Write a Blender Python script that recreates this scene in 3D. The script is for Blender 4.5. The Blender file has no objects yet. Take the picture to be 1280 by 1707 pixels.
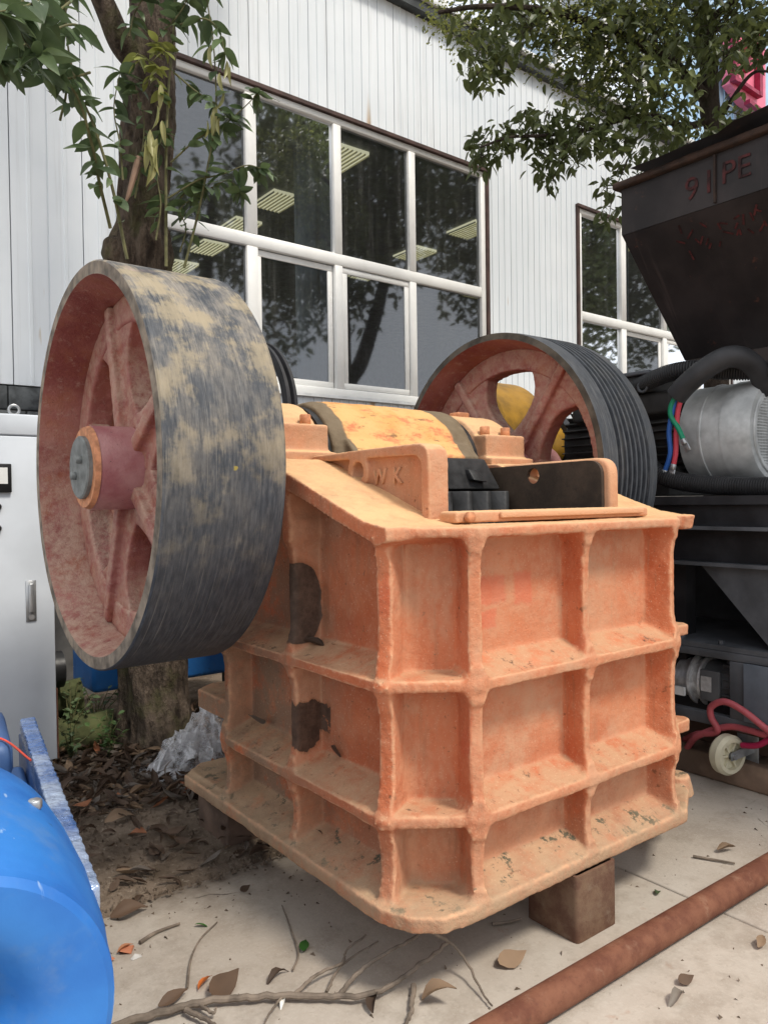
import bpy, bmesh, math, random
from mathutils import Vector, Matrix, noise as mnoise
from math import sin, cos, pi, radians, sqrt, atan2
rnd = random.Random(7)
S = bpy.context.scene
COL = S.collection

# ------------------------------------------------------------------ camera
ANG, PITCH, ROLL = radians(52.5), radians(-.87), radians(.78)
CAM = Vector((-1.3777, -1.8041, 1.5))
_v = Vector((cos(ANG), sin(ANG), 0)); _r = Vector((sin(ANG), -cos(ANG), 0)); _z = Vector((0, 0, 1))
FW = _v*cos(PITCH) + _z*sin(PITCH); _u = -_v*sin(PITCH) + _z*cos(PITCH)
RT = _r*cos(ROLL) - _u*sin(ROLL); UP = _u*cos(ROLL) + _r*sin(ROLL)
cd = bpy.data.cameras.new('camera'); cam = bpy.data.objects.new('camera', cd); COL.objects.link(cam)
cd.sensor_fit = 'HORIZONTAL'; cd.sensor_width = 36; cd.lens = 36; cd.clip_start = .05; cd.clip_end = 2000
M4 = Matrix.Identity(4)
for i in range(3):
    M4[i][0] = RT[i]; M4[i][1] = UP[i]; M4[i][2] = -FW[i]; M4[i][3] = CAM[i]
cam.matrix_world = M4; S.camera = cam

# ------------------------------------------------------------------ sky, sun, exposure
SUN_EL, SUN_AZ = radians(57), radians(-78)      # direction towards the sun (azimuth from +X)
wd = bpy.data.worlds.new('World'); S.world = wd; wd.use_nodes = True
wn = wd.node_tree; wn.nodes.clear()
out = wn.nodes.new('ShaderNodeOutputWorld'); bg = wn.nodes.new('ShaderNodeBackground')
sky = wn.nodes.new('ShaderNodeTexSky'); sky.sky_type = 'NISHITA'; sky.sun_disc = False
sky.sun_elevation = SUN_EL; sky.sun_rotation = pi/2 - SUN_AZ; sky.air_density = 1.0; sky.dust_density = 2.0
# broken bright cloud over the blue
tc = wn.nodes.new('ShaderNodeTexCoord'); nz = wn.nodes.new('ShaderNodeTexNoise')
nz.inputs['Scale'].default_value = 2.2; nz.inputs['Detail'].default_value = 6
rp = wn.nodes.new('ShaderNodeValToRGB'); rp.color_ramp.elements[0].position = .30; rp.color_ramp.elements[1].position = .52
mx = wn.nodes.new('ShaderNodeMix'); mx.data_type = 'RGBA'
wn.links.new(tc.outputs['Generated'], nz.inputs['Vector']); wn.links.new(nz.outputs['Fac'], rp.inputs['Fac'])
wn.links.new(rp.outputs['Color'], mx.inputs[0]); wn.links.new(sky.outputs['Color'], mx.inputs[6])
mx.inputs[7].default_value = (8.1, 8.3, 8.6, 1)
wn.links.new(mx.outputs[2], bg.inputs['Color']); bg.inputs['Strength'].default_value = .12
wn.links.new(bg.outputs[0], out.inputs[0])
sl = bpy.data.lights.new('sun', 'SUN'); sl.energy = 2.2; sl.angle = radians(11); sl.color = (1, .93, .82)
so = bpy.data.objects.new('sun', sl); COL.objects.link(so)
sd = Vector((cos(SUN_EL)*cos(SUN_AZ), cos(SUN_EL)*sin(SUN_AZ), sin(SUN_EL)))
so.rotation_euler = (-sd).to_track_quat('-Z', 'Y').to_euler(); so.location = (4, -8, 12)
S.view_settings.view_transform = 'Standard'; S.view_settings.look = 'None'
S.view_settings.exposure = 0.42; S.view_settings.gamma = 1
S.render.engine = 'CYCLES'
S.cycles.max_bounces = 5; S.cycles.diffuse_bounces = 3; S.cycles.glossy_bounces = 3; S.cycles.transmission_bounces = 3; S.cycles.transparent_max_bounces = 10

# ------------------------------------------------------------------ measuring helpers (photo pixel -> point on a real plane)
def ray(x, y): return FW + RT*((x-640)/1280) - UP*((y-853.5)/1280)
def onX(x, y, X): d = ray(x, y); return CAM + d*((X-CAM.x)/d.x)
def onY(x, y, Y): d = ray(x, y); return CAM + d*((Y-CAM.y)/d.y)
def onZ(x, y, Z): d = ray(x, y); return CAM + d*((Z-CAM.z)/d.z)
def atd(x, y, D): return CAM + ray(x, y)*D

# ------------------------------------------------------------------ scene helpers
ROOTLOC = {}
def tag(o, label=None, cat=None, group=None, kind=None):
    if label: o['label'] = label
    if cat: o['category'] = cat
    if group: o['group'] = group
    if kind: o['kind'] = kind
    return o
def thing(name, label, cat, loc=(0, 0, 0), group=None):
    o = bpy.data.objects.new(name, None); COL.objects.link(o); o.location = loc; o.empty_display_size = .1
    ROOTLOC[o.name] = Vector(loc); return tag(o, label, cat, group)
def link(name, me, mat=None, parent=None, smooth=False):
    """mesh given in world coordinates"""
    o = bpy.data.objects.new(name, me); COL.objects.link(o)
    if mat: me.materials.append(mat)
    off = Vector((0, 0, 0))
    if parent:
        o.parent = parent; off = ROOTLOC[parent.name]
    else:
        xs = [v.co for v in me.vertices]
        off = Vector((sum(v.x for v in xs)/len(xs), sum(v.y for v in xs)/len(xs), min(v.z for v in xs)))
        o.location = off
    if off.length > 0: me.transform(Matrix.Translation(-off))
    ROOTLOC[o.name] = off
    if smooth:
        for p in me.polygons: p.use_smooth = True
    return o
class B:
    """collects vertices and faces in world coordinates"""
    def __init__(s): s.v = []; s.f = []
    def add(s, vs, fs):
        n = len(s.v); s.v += [tuple(q) for q in vs]; s.f += [tuple(i+n for i in q) for q in fs]; return s
    def box(s, x0, x1, y0, y1, z0, z1):
        if x0 > x1: x0, x1 = x1, x0
        if y0 > y1: y0, y1 = y1, y0
        if z0 > z1: z0, z1 = z1, z0
        return s.add([(x0,y0,z0),(x1,y0,z0),(x1,y1,z0),(x0,y1,z0),(x0,y0,z1),(x1,y0,z1),(x1,y1,z1),(x0,y1,z1)],
                     [(0,3,2,1),(4,5,6,7),(0,1,5,4),(1,2,6,5),(2,3,7,6),(3,0,4,7)])
    def hexa(s, a, b):
        """two quads (4 points each, same order) joined"""
        return s.add(list(a)+list(b), [(0,3,2,1),(4,5,6,7),(0,1,5,4),(1,2,6,5),(2,3,7,6),(3,0,4,7)])
    def prism(s, poly, axis, a, b):
        n = len(poly)
        def P(q, t): return {'x': (t, q[0], q[1]), 'y': (q[0], t, q[1]), 'z': (q[0], q[1], t)}[axis]
        vs = [P(q, a) for q in poly] + [P(q, b) for q in poly]
        return s.add(vs, [tuple(range(n-1, -1, -1)), tuple(range(n, 2*n))] + [(i, (i+1) % n, n+(i+1) % n, n+i) for i in range(n)])
    def plate(s, A, Bq, prof, t):
        """vertical plate: u from A to B (xy), prof = [(u,z)...] polygon, thickness t"""
        A = Vector((A[0], A[1], 0)); D = Vector((Bq[0], Bq[1], 0)) - A; L = D.length; D /= L; N = Vector((-D.y, D.x, 0))*(t/2)
        vs = [A + D*(u*L) + Vector((0, 0, z)) - N for u, z in prof] + [A + D*(u*L) + Vector((0, 0, z)) + N for u, z in prof]
        n = len(prof)
        return s.add(vs, [tuple(range(n-1, -1, -1)), tuple(range(n, 2*n))] + [(i, (i+1) % n, n+(i+1) % n, n+i) for i in range(n)])
    def lathe(s, prof, c, axis='x', n=48, close=False):
        """prof = [(t along axis, radius)...] around an axis line through c"""
        c = Vector(c); rows = []
        for t, r in prof:
            row = []
            for k in range(n):
                a = 2*pi*k/n; q = (cos(a)*r, sin(a)*r)
                p = {'x': Vector((t, q[0], q[1])), 'y': Vector((q[0], t, q[1])), 'z': Vector((q[0], q[1], t))}[axis]
                row.append(p + Vector([0 if 'xyz'[i] == axis else c[i] for i in range(3)]))
            rows.append(row)
        vs = [p for r_ in rows for p in r_]; m = len(rows); fs = []
        for i in range(m if close else m-1):
            for k in range(n):
                a, b = i*n+k, i*n+(k+1) % n; j = (i+1) % m
                fs.append((a, b, j*n+(k+1) % n, j*n+k))
        if not close:
            fs.append(tuple(range(n-1, -1, -1))); fs.append(tuple((m-1)*n+k for k in range(n)))
        return s.add(vs, fs)
    def tube(s, pts, r, n=8, cap=True):
        pts = [Vector(p) for p in pts]; m = len(pts); rr = r if isinstance(r, (list, tuple)) else [r]*m
        N = None; rows = []
        for i, p in enumerate(pts):
            T = (pts[min(i+1, m-1)] - pts[max(i-1, 0)]).normalized()
            if N is None:
                N = T.orthogonal().normalized()
            N = (N - T*N.dot(T)).normalized(); Bn = T.cross(N)
            rows.append([p + (N*cos(2*pi*k/n) + Bn*sin(2*pi*k/n))*rr[i] for k in range(n)])
        vs = [q for r_ in rows for q in r_]
        fs = [(i*n+k, i*n+(k+1) % n, (i+1)*n+(k+1) % n, (i+1)*n+k) for i in range(m-1) for k in range(n)]
        if cap: fs += [tuple(range(n-1, -1, -1)), tuple((m-1)*n+k for k in range(n))]
        return s.add(vs, fs)
    def bar(s, p, q, w, h=None, up=(0, 0, 1)):
        """rectangular bar from p to q"""
        h = h or w; p = Vector(p); q = Vector(q); T = (q-p).normalized(); U = Vector(up); U = (U - T*U.dot(T))
        if U.length < 1e-4: U = T.orthogonal()
        U.normalize(); N = T.cross(U)
        c = [(-1,-1),(1,-1),(1,1),(-1,1)]
        return s.hexa([p + N*(a*w/2) + U*(b*h/2) for a, b in c], [q + N*(a*w/2) + U*(b*h/2) for a, b in c])
    def mesh(s, name='m'):
        me = bpy.data.meshes.new(name); me.from_pydata(s.v, [], s.f); me.validate(); me.update()
        bm = bmesh.new(); bm.from_mesh(me); bmesh.ops.recalc_face_normals(bm, faces=bm.faces); bm.to_mesh(me); bm.free()
        return me
    def obj(s, name, mat, parent=None, smooth=False, bevel=0, seg=2):
        me = s.mesh(name)
        if bevel: me = baked(me, bevel, seg)
        o = link(name, me, mat, parent, smooth)
        if smooth and not bevel: sharp(me)
        return o
def sharp(me, ang=35):
    bm = bmesh.new(); bm.from_mesh(me)
    for e in bm.edges:
        e.smooth = not (len(e.link_faces) == 2 and e.calc_face_angle(0) > radians(ang))
    bm.to_mesh(me); bm.free()
def _eval(me, mods):
    o = bpy.data.objects.new('tmp', me); COL.objects.link(o)
    for kind, kw in mods:
        m = o.modifiers.new('m', kind)
        for k, v in kw.items(): setattr(m, k, v)
    dg = bpy.context.evaluated_depsgraph_get(); dg.update()
    r_ = bpy.data.meshes.new_from_object(o.evaluated_get(dg)); bpy.data.objects.remove(o); return r_
def baked(me, w, seg=2):
    r_ = _eval(me, [('BEVEL', dict(width=w, segments=seg, limit_method='ANGLE', angle_limit=radians(35)))])
    for p in r_.polygons: p.use_smooth = True
    sharp(r_, 50)
    return r_
def cast(b, voxel, smooth=3, amp=0, freq=30, amp2=0, freq2=6):
    """fuse solids into one rounded, slightly uneven casting"""
    r_ = _eval(b.mesh(), [('REMESH', dict(mode='VOXEL', voxel_size=voxel, use_smooth_shade=True)), ('SMOOTH', dict(factor=.5, iterations=smooth))])
    if amp or amp2:
        nm = [v.normal.copy() for v in r_.vertices]
        for v, n_ in zip(r_.vertices, nm):
            d = 0
            if amp: d += amp*mnoise.noise(v.co*freq)
            if amp2: d += amp2*mnoise.noise(v.co*freq2 + Vector((7, 3, 1)))
            v.co += n_*d
    for p in r_.polygons: p.use_smooth = True
    return r_

# ------------------------------------------------------------------ material helpers
class N:
    def __init__(s, name):
        s.m = bpy.data.materials.new(name); s.m.use_nodes = True; s.t = s.m.node_tree
        s.b = s.t.nodes['Principled BSDF']; s.b.inputs['Specular IOR Level'].default_value = .35
        g = s.t.nodes.new('ShaderNodeNewGeometry'); s.pos = g.outputs['Position']; s.nor = g.outputs['Normal']
    def n(s, typ, **kw):
        x = s.t.nodes.new(typ)
        for k, v in kw.items(): setattr(x, k, v)
        return x
    def lk(s, a, b): s.t.links.new(a, b)
    def put(s, sock, v):
        if isinstance(v, (int, float)): sock.default_value = v
        elif isinstance(v, (tuple, list)): sock.default_value = tuple(v)+((1,) if len(v) == 3 and sock.type == 'RGBA' else ())
        else: s.lk(v, sock)
    def math(s, op, a, b=0, c=None, clamp=False):
        x = s.n('ShaderNodeMath', operation=op, use_clamp=clamp); s.put(x.inputs[0], a); s.put(x.inputs[1], b)
        if c is not None: s.put(x.inputs[2], c)
        return x.outputs[0]
    def vmul(s, v, sc):
        x = s.n('ShaderNodeVectorMath', operation='MULTIPLY'); s.put(x.inputs[0], v); x.inputs[1].default_value = sc; return x.outputs[0]
    def xyz(s, v=None):
        x = s.n('ShaderNodeSeparateXYZ'); s.lk(v or s.pos, x.inputs[0]); return x.outputs
    def comb(s, a, b, c):
        x = s.n('ShaderNodeCombineXYZ'); s.put(x.inputs[0], a); s.put(x.inputs[1], b); s.put(x.inputs[2], c); return x.outputs[0]
    def noise(s, scale, detail=4, rough=.55, vec=None, dist=0, off=0):
        x = s.n('ShaderNodeTexNoise'); x.inputs['Scale'].default_value = scale; x.inputs['Detail'].default_value = min(detail, 5)
        x.inputs['Roughness'].default_value = rough; x.inputs['Distortion'].default_value = dist
        v = vec or s.pos
        if off:
            a = s.n('ShaderNodeVectorMath', operation='ADD'); s.lk(v, a.inputs[0]); a.inputs[1].default_value = (off, off*1.7, off*.6); v = a.outputs[0]
        s.lk(v, x.inputs['Vector']); return x.outputs['Fac']
    def step(s, v, lo, hi):
        x = s.n('ShaderNodeMapRange', interpolation_type='SMOOTHSTEP'); s.put(x.inputs[0], v)
        x.inputs[1].default_value = lo; x.inputs[2].default_value = hi; return x.outputs[0]
    def mix(s, f, a, b):
        x = s.n('ShaderNodeMix', data_type='RGBA'); s.put(x.inputs[0], f); s.put(x.inputs[6], a); s.put(x.inputs[7], b); return x.outputs[2]
    def ramp(s, f, els):
        x = s.n('ShaderNodeValToRGB'); s.lk(f, x.inputs[0]); e = x.color_ramp.elements
        while len(e) < len(els): e.new(.5)
        for q, (p, c) in zip(e, els): q.position = p; q.color = tuple(c)+(1,)
        return x.outputs[0]
    def bump(s, h, strength=.4, dist=.01, prev=None):
        x = s.n('ShaderNodeBump'); x.inputs['Strength'].default_value = strength; x.inputs['Distance'].default_value = dist
        s.lk(h, x.inputs['Height'])
        if prev: s.lk(prev, x.inputs['Normal'])
        return x.outputs[0]
    def done(s, col, rough=.7, metal=0, normal=None, spec=None):
        s.put(s.b.inputs['Base Color'], col); s.put(s.b.inputs['Roughness'], rough); s.put(s.b.inputs['Metallic'], metal)
        if normal: s.lk(normal, s.b.inputs['Normal'])
        if spec is not None: s.b.inputs['Specular IOR Level'].default_value = spec
        return s.m
def plain(name, col, rough=.6, metal=0, var=.25, scale=8, bump=.15, bscale=60, spec=None):
    k = N(name); f = k.noise(scale, 5)
    a = tuple(c*(1-var) for c in col); b = tuple(min(1, c*(1+var)) for c in col)
    c = k.mix(k.step(f, .3, .7), a, b)
    nb = k.bump(k.noise(bscale, 3), bump, .004)
    rr = k.math('ADD', k.math('MULTIPLY', k.noise(scale*2, 4, off=3), .25), rough-.12)
    return k.done(c, rr, metal, nb, spec)

def orange_mat(name, base=(.48, .122, .048), light=(.56, .185, .085), dust=(.50, .335, .20), dustamt=.75, patches=(), dirt=1.0):
    k = N(name); f = k.noise(2.6, 5, .6); g = k.noise(14, 5, .65, off=4)
    c = k.mix(k.step(f, .38, .64), base, light)
    c = k.mix(k.math('MULTIPLY', k.step(g, .45, .75), .4), c, (.60, .28, .16))
    # red and pink undercoat showing
    c = k.mix(k.math('MULTIPLY', k.step(k.noise(3.4, 4, .6, off=9), .62, .72), .45), c, (.52, .10, .045))
    # dull grey-brown bloom low down and in patches
    c = k.mix(k.math('MULTIPLY', k.step(k.noise(2.0, 6, .7, off=21), .50, .72), .45), c, (.36, .24, .15))
    # grime on the walls under the tree (towards the rear) and splash towards the feet
    _x, _y, _z2 = k.xyz()
    gr = k.math('MULTIPLY', k.math('ADD', k.step(_y, .15, 1.0), k.math('MULTIPLY', k.step(_z2, .75, .25), .5)), k.step(k.noise(5, 6, .75, off=51), .30, .56), clamp=True)
    c = k.mix(k.math('MULTIPLY', gr, .85*dirt), c, (.25, .18, .12))
    nz_ = k.xyz(k.nor)[2]
    up = k.math('MULTIPLY', k.step(nz_, .25, .8), dustamt)
    c = k.mix(k.math('MULTIPLY', up, k.step(k.noise(9, 6, .7, off=2), .25, .62)), c, dust)
    # blackish dirt on ledges, flakes, rusty chips
    d = k.math('MULTIPLY', k.step(k.noise(11, 7, .75, off=13), .60, .70), k.math('ADD', .12*dirt, k.math('MULTIPLY', k.step(nz_, .4, .9), .75*dirt)))
    c = k.mix(d, c, (.085, .06, .042))
    c = k.mix(k.math('MULTIPLY', k.step(k.noise(60, 4, .65, off=5), .655, .70), .7), c, (.13, .06, .032))
    run = k.noise(1, 5, .7, vec=k.vmul(k.pos, (22, 22, 1.3)), off=91)
    c = k.mix(k.math('MULTIPLY', k.math('MULTIPLY', k.step(run, .54, .70), k.step(nz_, .5, .1)), .42*dirt), c, (.26, .15, .085))
    c = k.mix(k.math('MULTIPLY', k.step(k.noise(140, 3, .6, off=95), .60, .68), .35), c, (.74, .50, .34))
    c = k.mix(k.math('MULTIPLY', k.step(k.noise(23, 5, .6, off=31), .66, .72), .8), c, (.17, .07, .035))
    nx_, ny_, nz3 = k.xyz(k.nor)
    front_tan = k.math('MULTIPLY', k.step(ny_, -.6, -.92), k.math('ADD', .30, k.math('MULTIPLY', k.step(k.noise(5, 7, .8, off=61), .36, .64), .58)))
    c = k.mix(front_tan, c, k.mix(k.step(k.noise(3, 5, .7, off=66), .35, .65), (.58, .275, .155), (.54, .315, .195)))              # lighter tan on faces turned to the front, broken up by noise
    x, y, z = k.xyz()
    topm = k.math('MULTIPLY', k.step(z, 1.395, 1.43), k.step(nz_, .5, .85))
    c = k.mix(k.math('MULTIPLY', topm, k.math('ADD', .45, k.math('MULTIPLY', k.step(k.noise(6, 6, .7, off=71), .3, .6), .5))), c, (.70, .44, .225))
    moss = k.math('MULTIPLY', k.math('MULTIPLY', k.step(z, .42, .33), k.step(nz_, .35, .75)), k.step(k.noise(13, 7, .75, off=81), .56, .63))
    c = k.mix(moss, c, (.085, .082, .055))
    for (qx, qz, rx, rz) in ((.42, 1.205, .075, .055), (.565, 1.20, .05, .065), (.40, 1.11, .04, .035)):   # remains of a red paint mark
        dq = k.math('MAXIMUM', k.math('ABSOLUTE', k.math('DIVIDE', k.math('SUBTRACT', x, qx), rx)), k.math('ABSOLUTE', k.math('DIVIDE', k.math('SUBTRACT', z, qz), rz)))
        mq = k.math('MULTIPLY', k.step(k.math('ADD', dq, k.math('MULTIPLY', k.noise(20, 5, .7, off=qx*30), .9)), 1.45, 1.1), k.step(y, .02, 0))
        c = k.mix(k.math('MULTIPLY', mq, .5), c, (.60, .13, .07))
    c = k.mix(k.math('MULTIPLY', k.step(z, .34, .26), k.math('ADD', .25, k.math('MULTIPLY', k.step(k.noise(8, 6, .8, off=77), .35, .6), .5))), c, (.40, .29, .185))
    # lighter worn edges where ribs were knocked and dusted
    pn = k.n('ShaderNodeNewGeometry').outputs['Pointiness']
    ed = k.math('MULTIPLY', k.step(k.math('ADD', pn, k.math('MULTIPLY', k.math('SUBTRACT', k.noise(18, 5, .7, off=41), .5), .10)), .512, .57), .8)
    c = k.mix(ed, c, (.66, .37, .215))
    for (px, pz, rx, rz, pc, wob, up_) in patches:      # bare rusty iron where the paint has come off the rib face: outline of its own
        w1 = k.math('MULTIPLY', k.math('SUBTRACT', k.noise(9, 4, .6, off=pz*9), .5), wob)
        dx = k.math('DIVIDE', k.math('ADD', k.math('SUBTRACT', x, px), w1), rx)
        dz = k.math('DIVIDE', k.math('ADD', k.math('SUBTRACT', z, pz), w1), rz)
        dd = k.math('ADD', k.math('POWER', k.math('ABSOLUTE', dx), 3.0), k.math('POWER', k.math('ABSOLUTE', dz), 3.0))
        ms = k.math('MULTIPLY', k.step(dd, 1.05, .95), k.math('MULTIPLY', k.step(y, .50, .51), k.step(y, .60, .59)))
        ms = k.math('MULTIPLY', ms, k.step(x, .006, .016))
        pcol = k.mix(k.step(k.noise(26, 5, .7, off=1), .3, .75), pc, tuple(min(1, q*2.1) for q in pc))
        ms2 = k.math('MULTIPLY', k.math('MULTIPLY', k.step(k.math('ADD', dd, k.math('MULTIPLY', k.noise(14, 5, .7, off=7), 1.2)), 2.3, 1.3), k.step(x, .006, .016)), k.math('MULTIPLY', k.step(y, .50, .51), k.step(y, .60, .59)))
        c = k.mix(k.math('MULTIPLY', ms2, .6), c, (.20, .075, .03))
        c = k.mix(ms, c, pcol)
    nb = k.bump(k.noise(9, 6, .8), .35, .02)
    nb = k.bump(k.noise(110, 4, .7, off=6), .4, .006, nb)
    return k.done(c, .82, 0, nb, .25)

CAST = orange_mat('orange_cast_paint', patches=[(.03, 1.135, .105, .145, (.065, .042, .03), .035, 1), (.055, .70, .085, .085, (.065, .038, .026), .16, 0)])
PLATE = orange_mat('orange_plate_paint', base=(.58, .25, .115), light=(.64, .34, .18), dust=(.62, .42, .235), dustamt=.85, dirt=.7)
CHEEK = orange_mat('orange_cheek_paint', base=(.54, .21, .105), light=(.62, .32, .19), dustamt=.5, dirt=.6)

def barrel_mat():
    k = N('barrel_paint'); x, y, z = k.xyz()
    f = k.noise(5, 6, .65)
    c = k.mix(k.step(f, .35, .6), (.66, .33, .11), (.70, .40, .16))
    c = k.mix(k.step(k.noise(9, 6, .7, vec=k.vmul(k.pos, (.5, 1, 1)), off=3), .54, .66), c, (.58, .20, .09))
    c = k.mix(k.math('MULTIPLY', k.step(k.noise(22, 6, .7, vec=k.vmul(k.pos, (.4, 1, 1)), off=8), .58, .68), .85), c, (.20, .10, .05))
    wob = k.math('MULTIPLY', k.math('SUBTRACT', k.noise(7, 3, off=2), .5), .10)
    xx = k.math('ADD', x, wob)
    bare = k.math('MAXIMUM', k.step(xx, 1.09, 1.105), k.step(xx, .50, .485))
    c = k.mix(bare, c, k.mix(k.noise(20, 4), (.12, .085, .05), (.22, .17, .11)))
    nb = k.bump(k.noise(40, 6, .7), .5, .008)
    return k.done(c, .75, 0, nb, .3)
BARREL = barrel_mat()

YS, ZS, RW = 1.165, 1.638, .757
def tread_mat(name, tan=1.0):
    """machined wheel face: dark blue-grey skin, tan and ochre paint rubbed along the circumference"""
    k = N(name); x, y, z = k.xyz()
    a = k.math('ARCTAN2', k.math('SUBTRACT', y, YS), k.math('SUBTRACT', z, ZS))
    v = k.comb(k.math('MULTIPLY', x, 8), k.math('MULTIPLY', a, 3.6), 0)
    v2 = k.comb(k.math('MULTIPLY', x, 95), k.math('MULTIPLY', a, 9), 3)
    v3 = k.comb(k.math('MULTIPLY', x, 6), k.math('MULTIPLY', a, 4.2), 7)
    st = k.noise(1, 6, .65, vec=v); fine = k.noise(1, 5, .7, vec=v2); blot = k.noise(1, 5, .6, vec=v3)
    c = k.mix(k.step(fine, .35, .7), (.036, .041, .050), (.075, .082, .094))
    topness = k.step(k.math('ADD', a, k.math('MULTIPLY', k.math('SUBTRACT', blot, .5), 2.2)), -2.2, -.5)                # worn paint survives on the upper half of this stopped wheel
    t1 = k.math('MULTIPLY', k.step(k.math('ADD', k.math('MULTIPLY', st, .95), k.math('MULTIPLY', fine, .22)), .485, .70), k.math('ADD', k.math('MULTIPLY', topness, .80), .06))
    c = k.mix(k.math('MULTIPLY', t1, tan*.8), c, k.mix(fine, (.19, .17, .145), (.44, .385, .31)))
    t2 = k.math('MULTIPLY', k.step(k.math('ADD', blot, k.math('MULTIPLY', fine, .25)), .60, .72), topness)
    c = k.mix(k.math('MULTIPLY', t2, tan*.55), c, (.40, .32, .19))
    t3 = k.math('MULTIPLY', k.step(k.noise(1, 4, .6, vec=v3, off=12), .57, .66), k.step(x, -.30, -.50))
    c = k.mix(k.math('MULTIPLY', k.math('MULTIPLY', t3, tan*.6), topness), c, (.42, .29, .26))
    sp = k.step(k.noise(9, 3, .5, off=17), .715, .74)
    c = k.mix(k.math('MULTIPLY', sp, .8), c, (.35, .27, .05))
    sc = k.step(k.noise(1, 3, .6, vec=k.comb(k.math('MULTIPLY', x, 14), k.math('MULTIPLY', a, 26), 1)), .72, .75)
    c = k.mix(k.math('MULTIPLY', sc, .35), c, (.38, .36, .33))
    scr = k.step(k.noise(1, 3, .5, vec=k.comb(k.math('MULTIPLY', x, 260), k.math('MULTIPLY', a, 1.1), 5)), .62, .68)
    c = k.mix(k.math('MULTIPLY', scr, .22), c, (.46, .43, .38))
    nb = k.bump(fine, .10, .003); nb = k.bump(k.noise(60, 5), .12, .003, nb)
    return k.done(c, k.math('ADD', k.math('MULTIPLY', t1, .25), .52), 0, nb, .35)
TREAD = tread_mat('wheel_tread')
GROOVE = tread_mat('pulley_tread', .05)
def maroon_mat():
    k = N('maroon_wheel_paint'); nz_ = k.xyz(k.nor)[2]
    c = k.mix(k.step(k.noise(4, 5, .6), .35, .65), (.24, .062, .055), (.37, .135, .115))
    c = k.mix(k.math('MULTIPLY', k.step(k.noise(6, 6, .75, off=4), .42, .72), .6), c, (.36, .13, .06))
    c = k.mix(k.math('MULTIPLY', k.step(k.noise(17, 7, .8, off=8), .30, .66), k.step(nz_, -.7, .5)), c, (.47, .315, .235))
    c = k.mix(k.math('MULTIPLY', k.step(k.noise(26, 7, .8, off=15), .52, .70), .6), c, (.47, .31, .25))
    c = k.mix(k.math('MULTIPLY', k.step(k.noise(38, 5, .7, off=25), .69, .74), .85), c, (.05, .025, .02))
    nb = k.bump(k.noise(22, 7, .75), .7, .012); nb = k.bump(k.noise(120, 4), .4, .004, nb)
    return k.done(c, .62, 0, nb, .35)
MAROON = maroon_mat()
def pinkhub_mat():
    k = N('pink_hub_paint')
    c = k.mix(k.step(k.noise(6, 5, .6), .35, .65), (.34, .11, .115), (.44, .21, .20))
    c = k.mix(k.step(k.noise(40, 5, .7, off=5), .66, .70), c, (.05, .03, .025))
    nb = k.bump(k.noise(30, 6, .7), .55, .010)
    return k.done(c, .45, 0, nb, .5)
HUBM = pinkhub_mat()
RIMEDGE = plain('rim_edge_bare', (.20, .16, .12), .65, 0, .55, 14, .3)
RIMDARK = plain('dark_rim_edge', (.085, .072, .056), .6, 0, .5, 12, .3)
BOLT = plain('orange_bolt', (.55, .24, .12), .7, 0, .3, 30)
STEELGREY = plain('grey_end_plate', (.16, .17, .165), .55, 0, .3, 25)
BLACKSTEEL = plain('black_jaw_steel', (.030, .030, .031), .5, .2, .5, 12, .3)
def darkcheek_mat():
    k = N('bare_wear_plate')
    c = k.mix(k.step(k.noise(7, 6, .7), .35, .7), (.035, .025, .018), (.075, .052, .036))
    c = k.mix(k.step(k.noise(26, 6, .7, off=3), .60, .72), c, (.02, .017, .015))
    return k.done(c, .62, 0, k.bump(k.noise(60, 5), .3, .004), .4)
DARKCHEEK = darkcheek_mat()
def rust_mat(name, a=(.17, .062, .034), b=(.26, .115, .062), c3=(.34, .21, .13), rough=.8):
    k = N(name)
    c = k.mix(k.step(k.noise(9, 6, .65), .35, .65), a, b)
    c = k.mix(k.math('MULTIPLY', k.step(k.noise(16, 6, .7, off=7), .55, .75), .4), c, c3)
    c = k.mix(k.math('MULTIPLY', k.step(k.noise(90, 4, .7, off=9), .55, .72), .5), c, (.09, .04, .025))
    nb = k.bump(k.noise(120, 5, .7), .4, .004)
    return k.done(c, rough, 0, nb, .25)
RUST = rust_mat('rusty_pipe', (.125, .046, .028), (.20, .085, .050), (.30, .185, .125)); RUSTBOX = rust_mat('rusty_box_tube', (.12, .06, .04), (.20, .125, .08), (.28, .22, .16))

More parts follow.
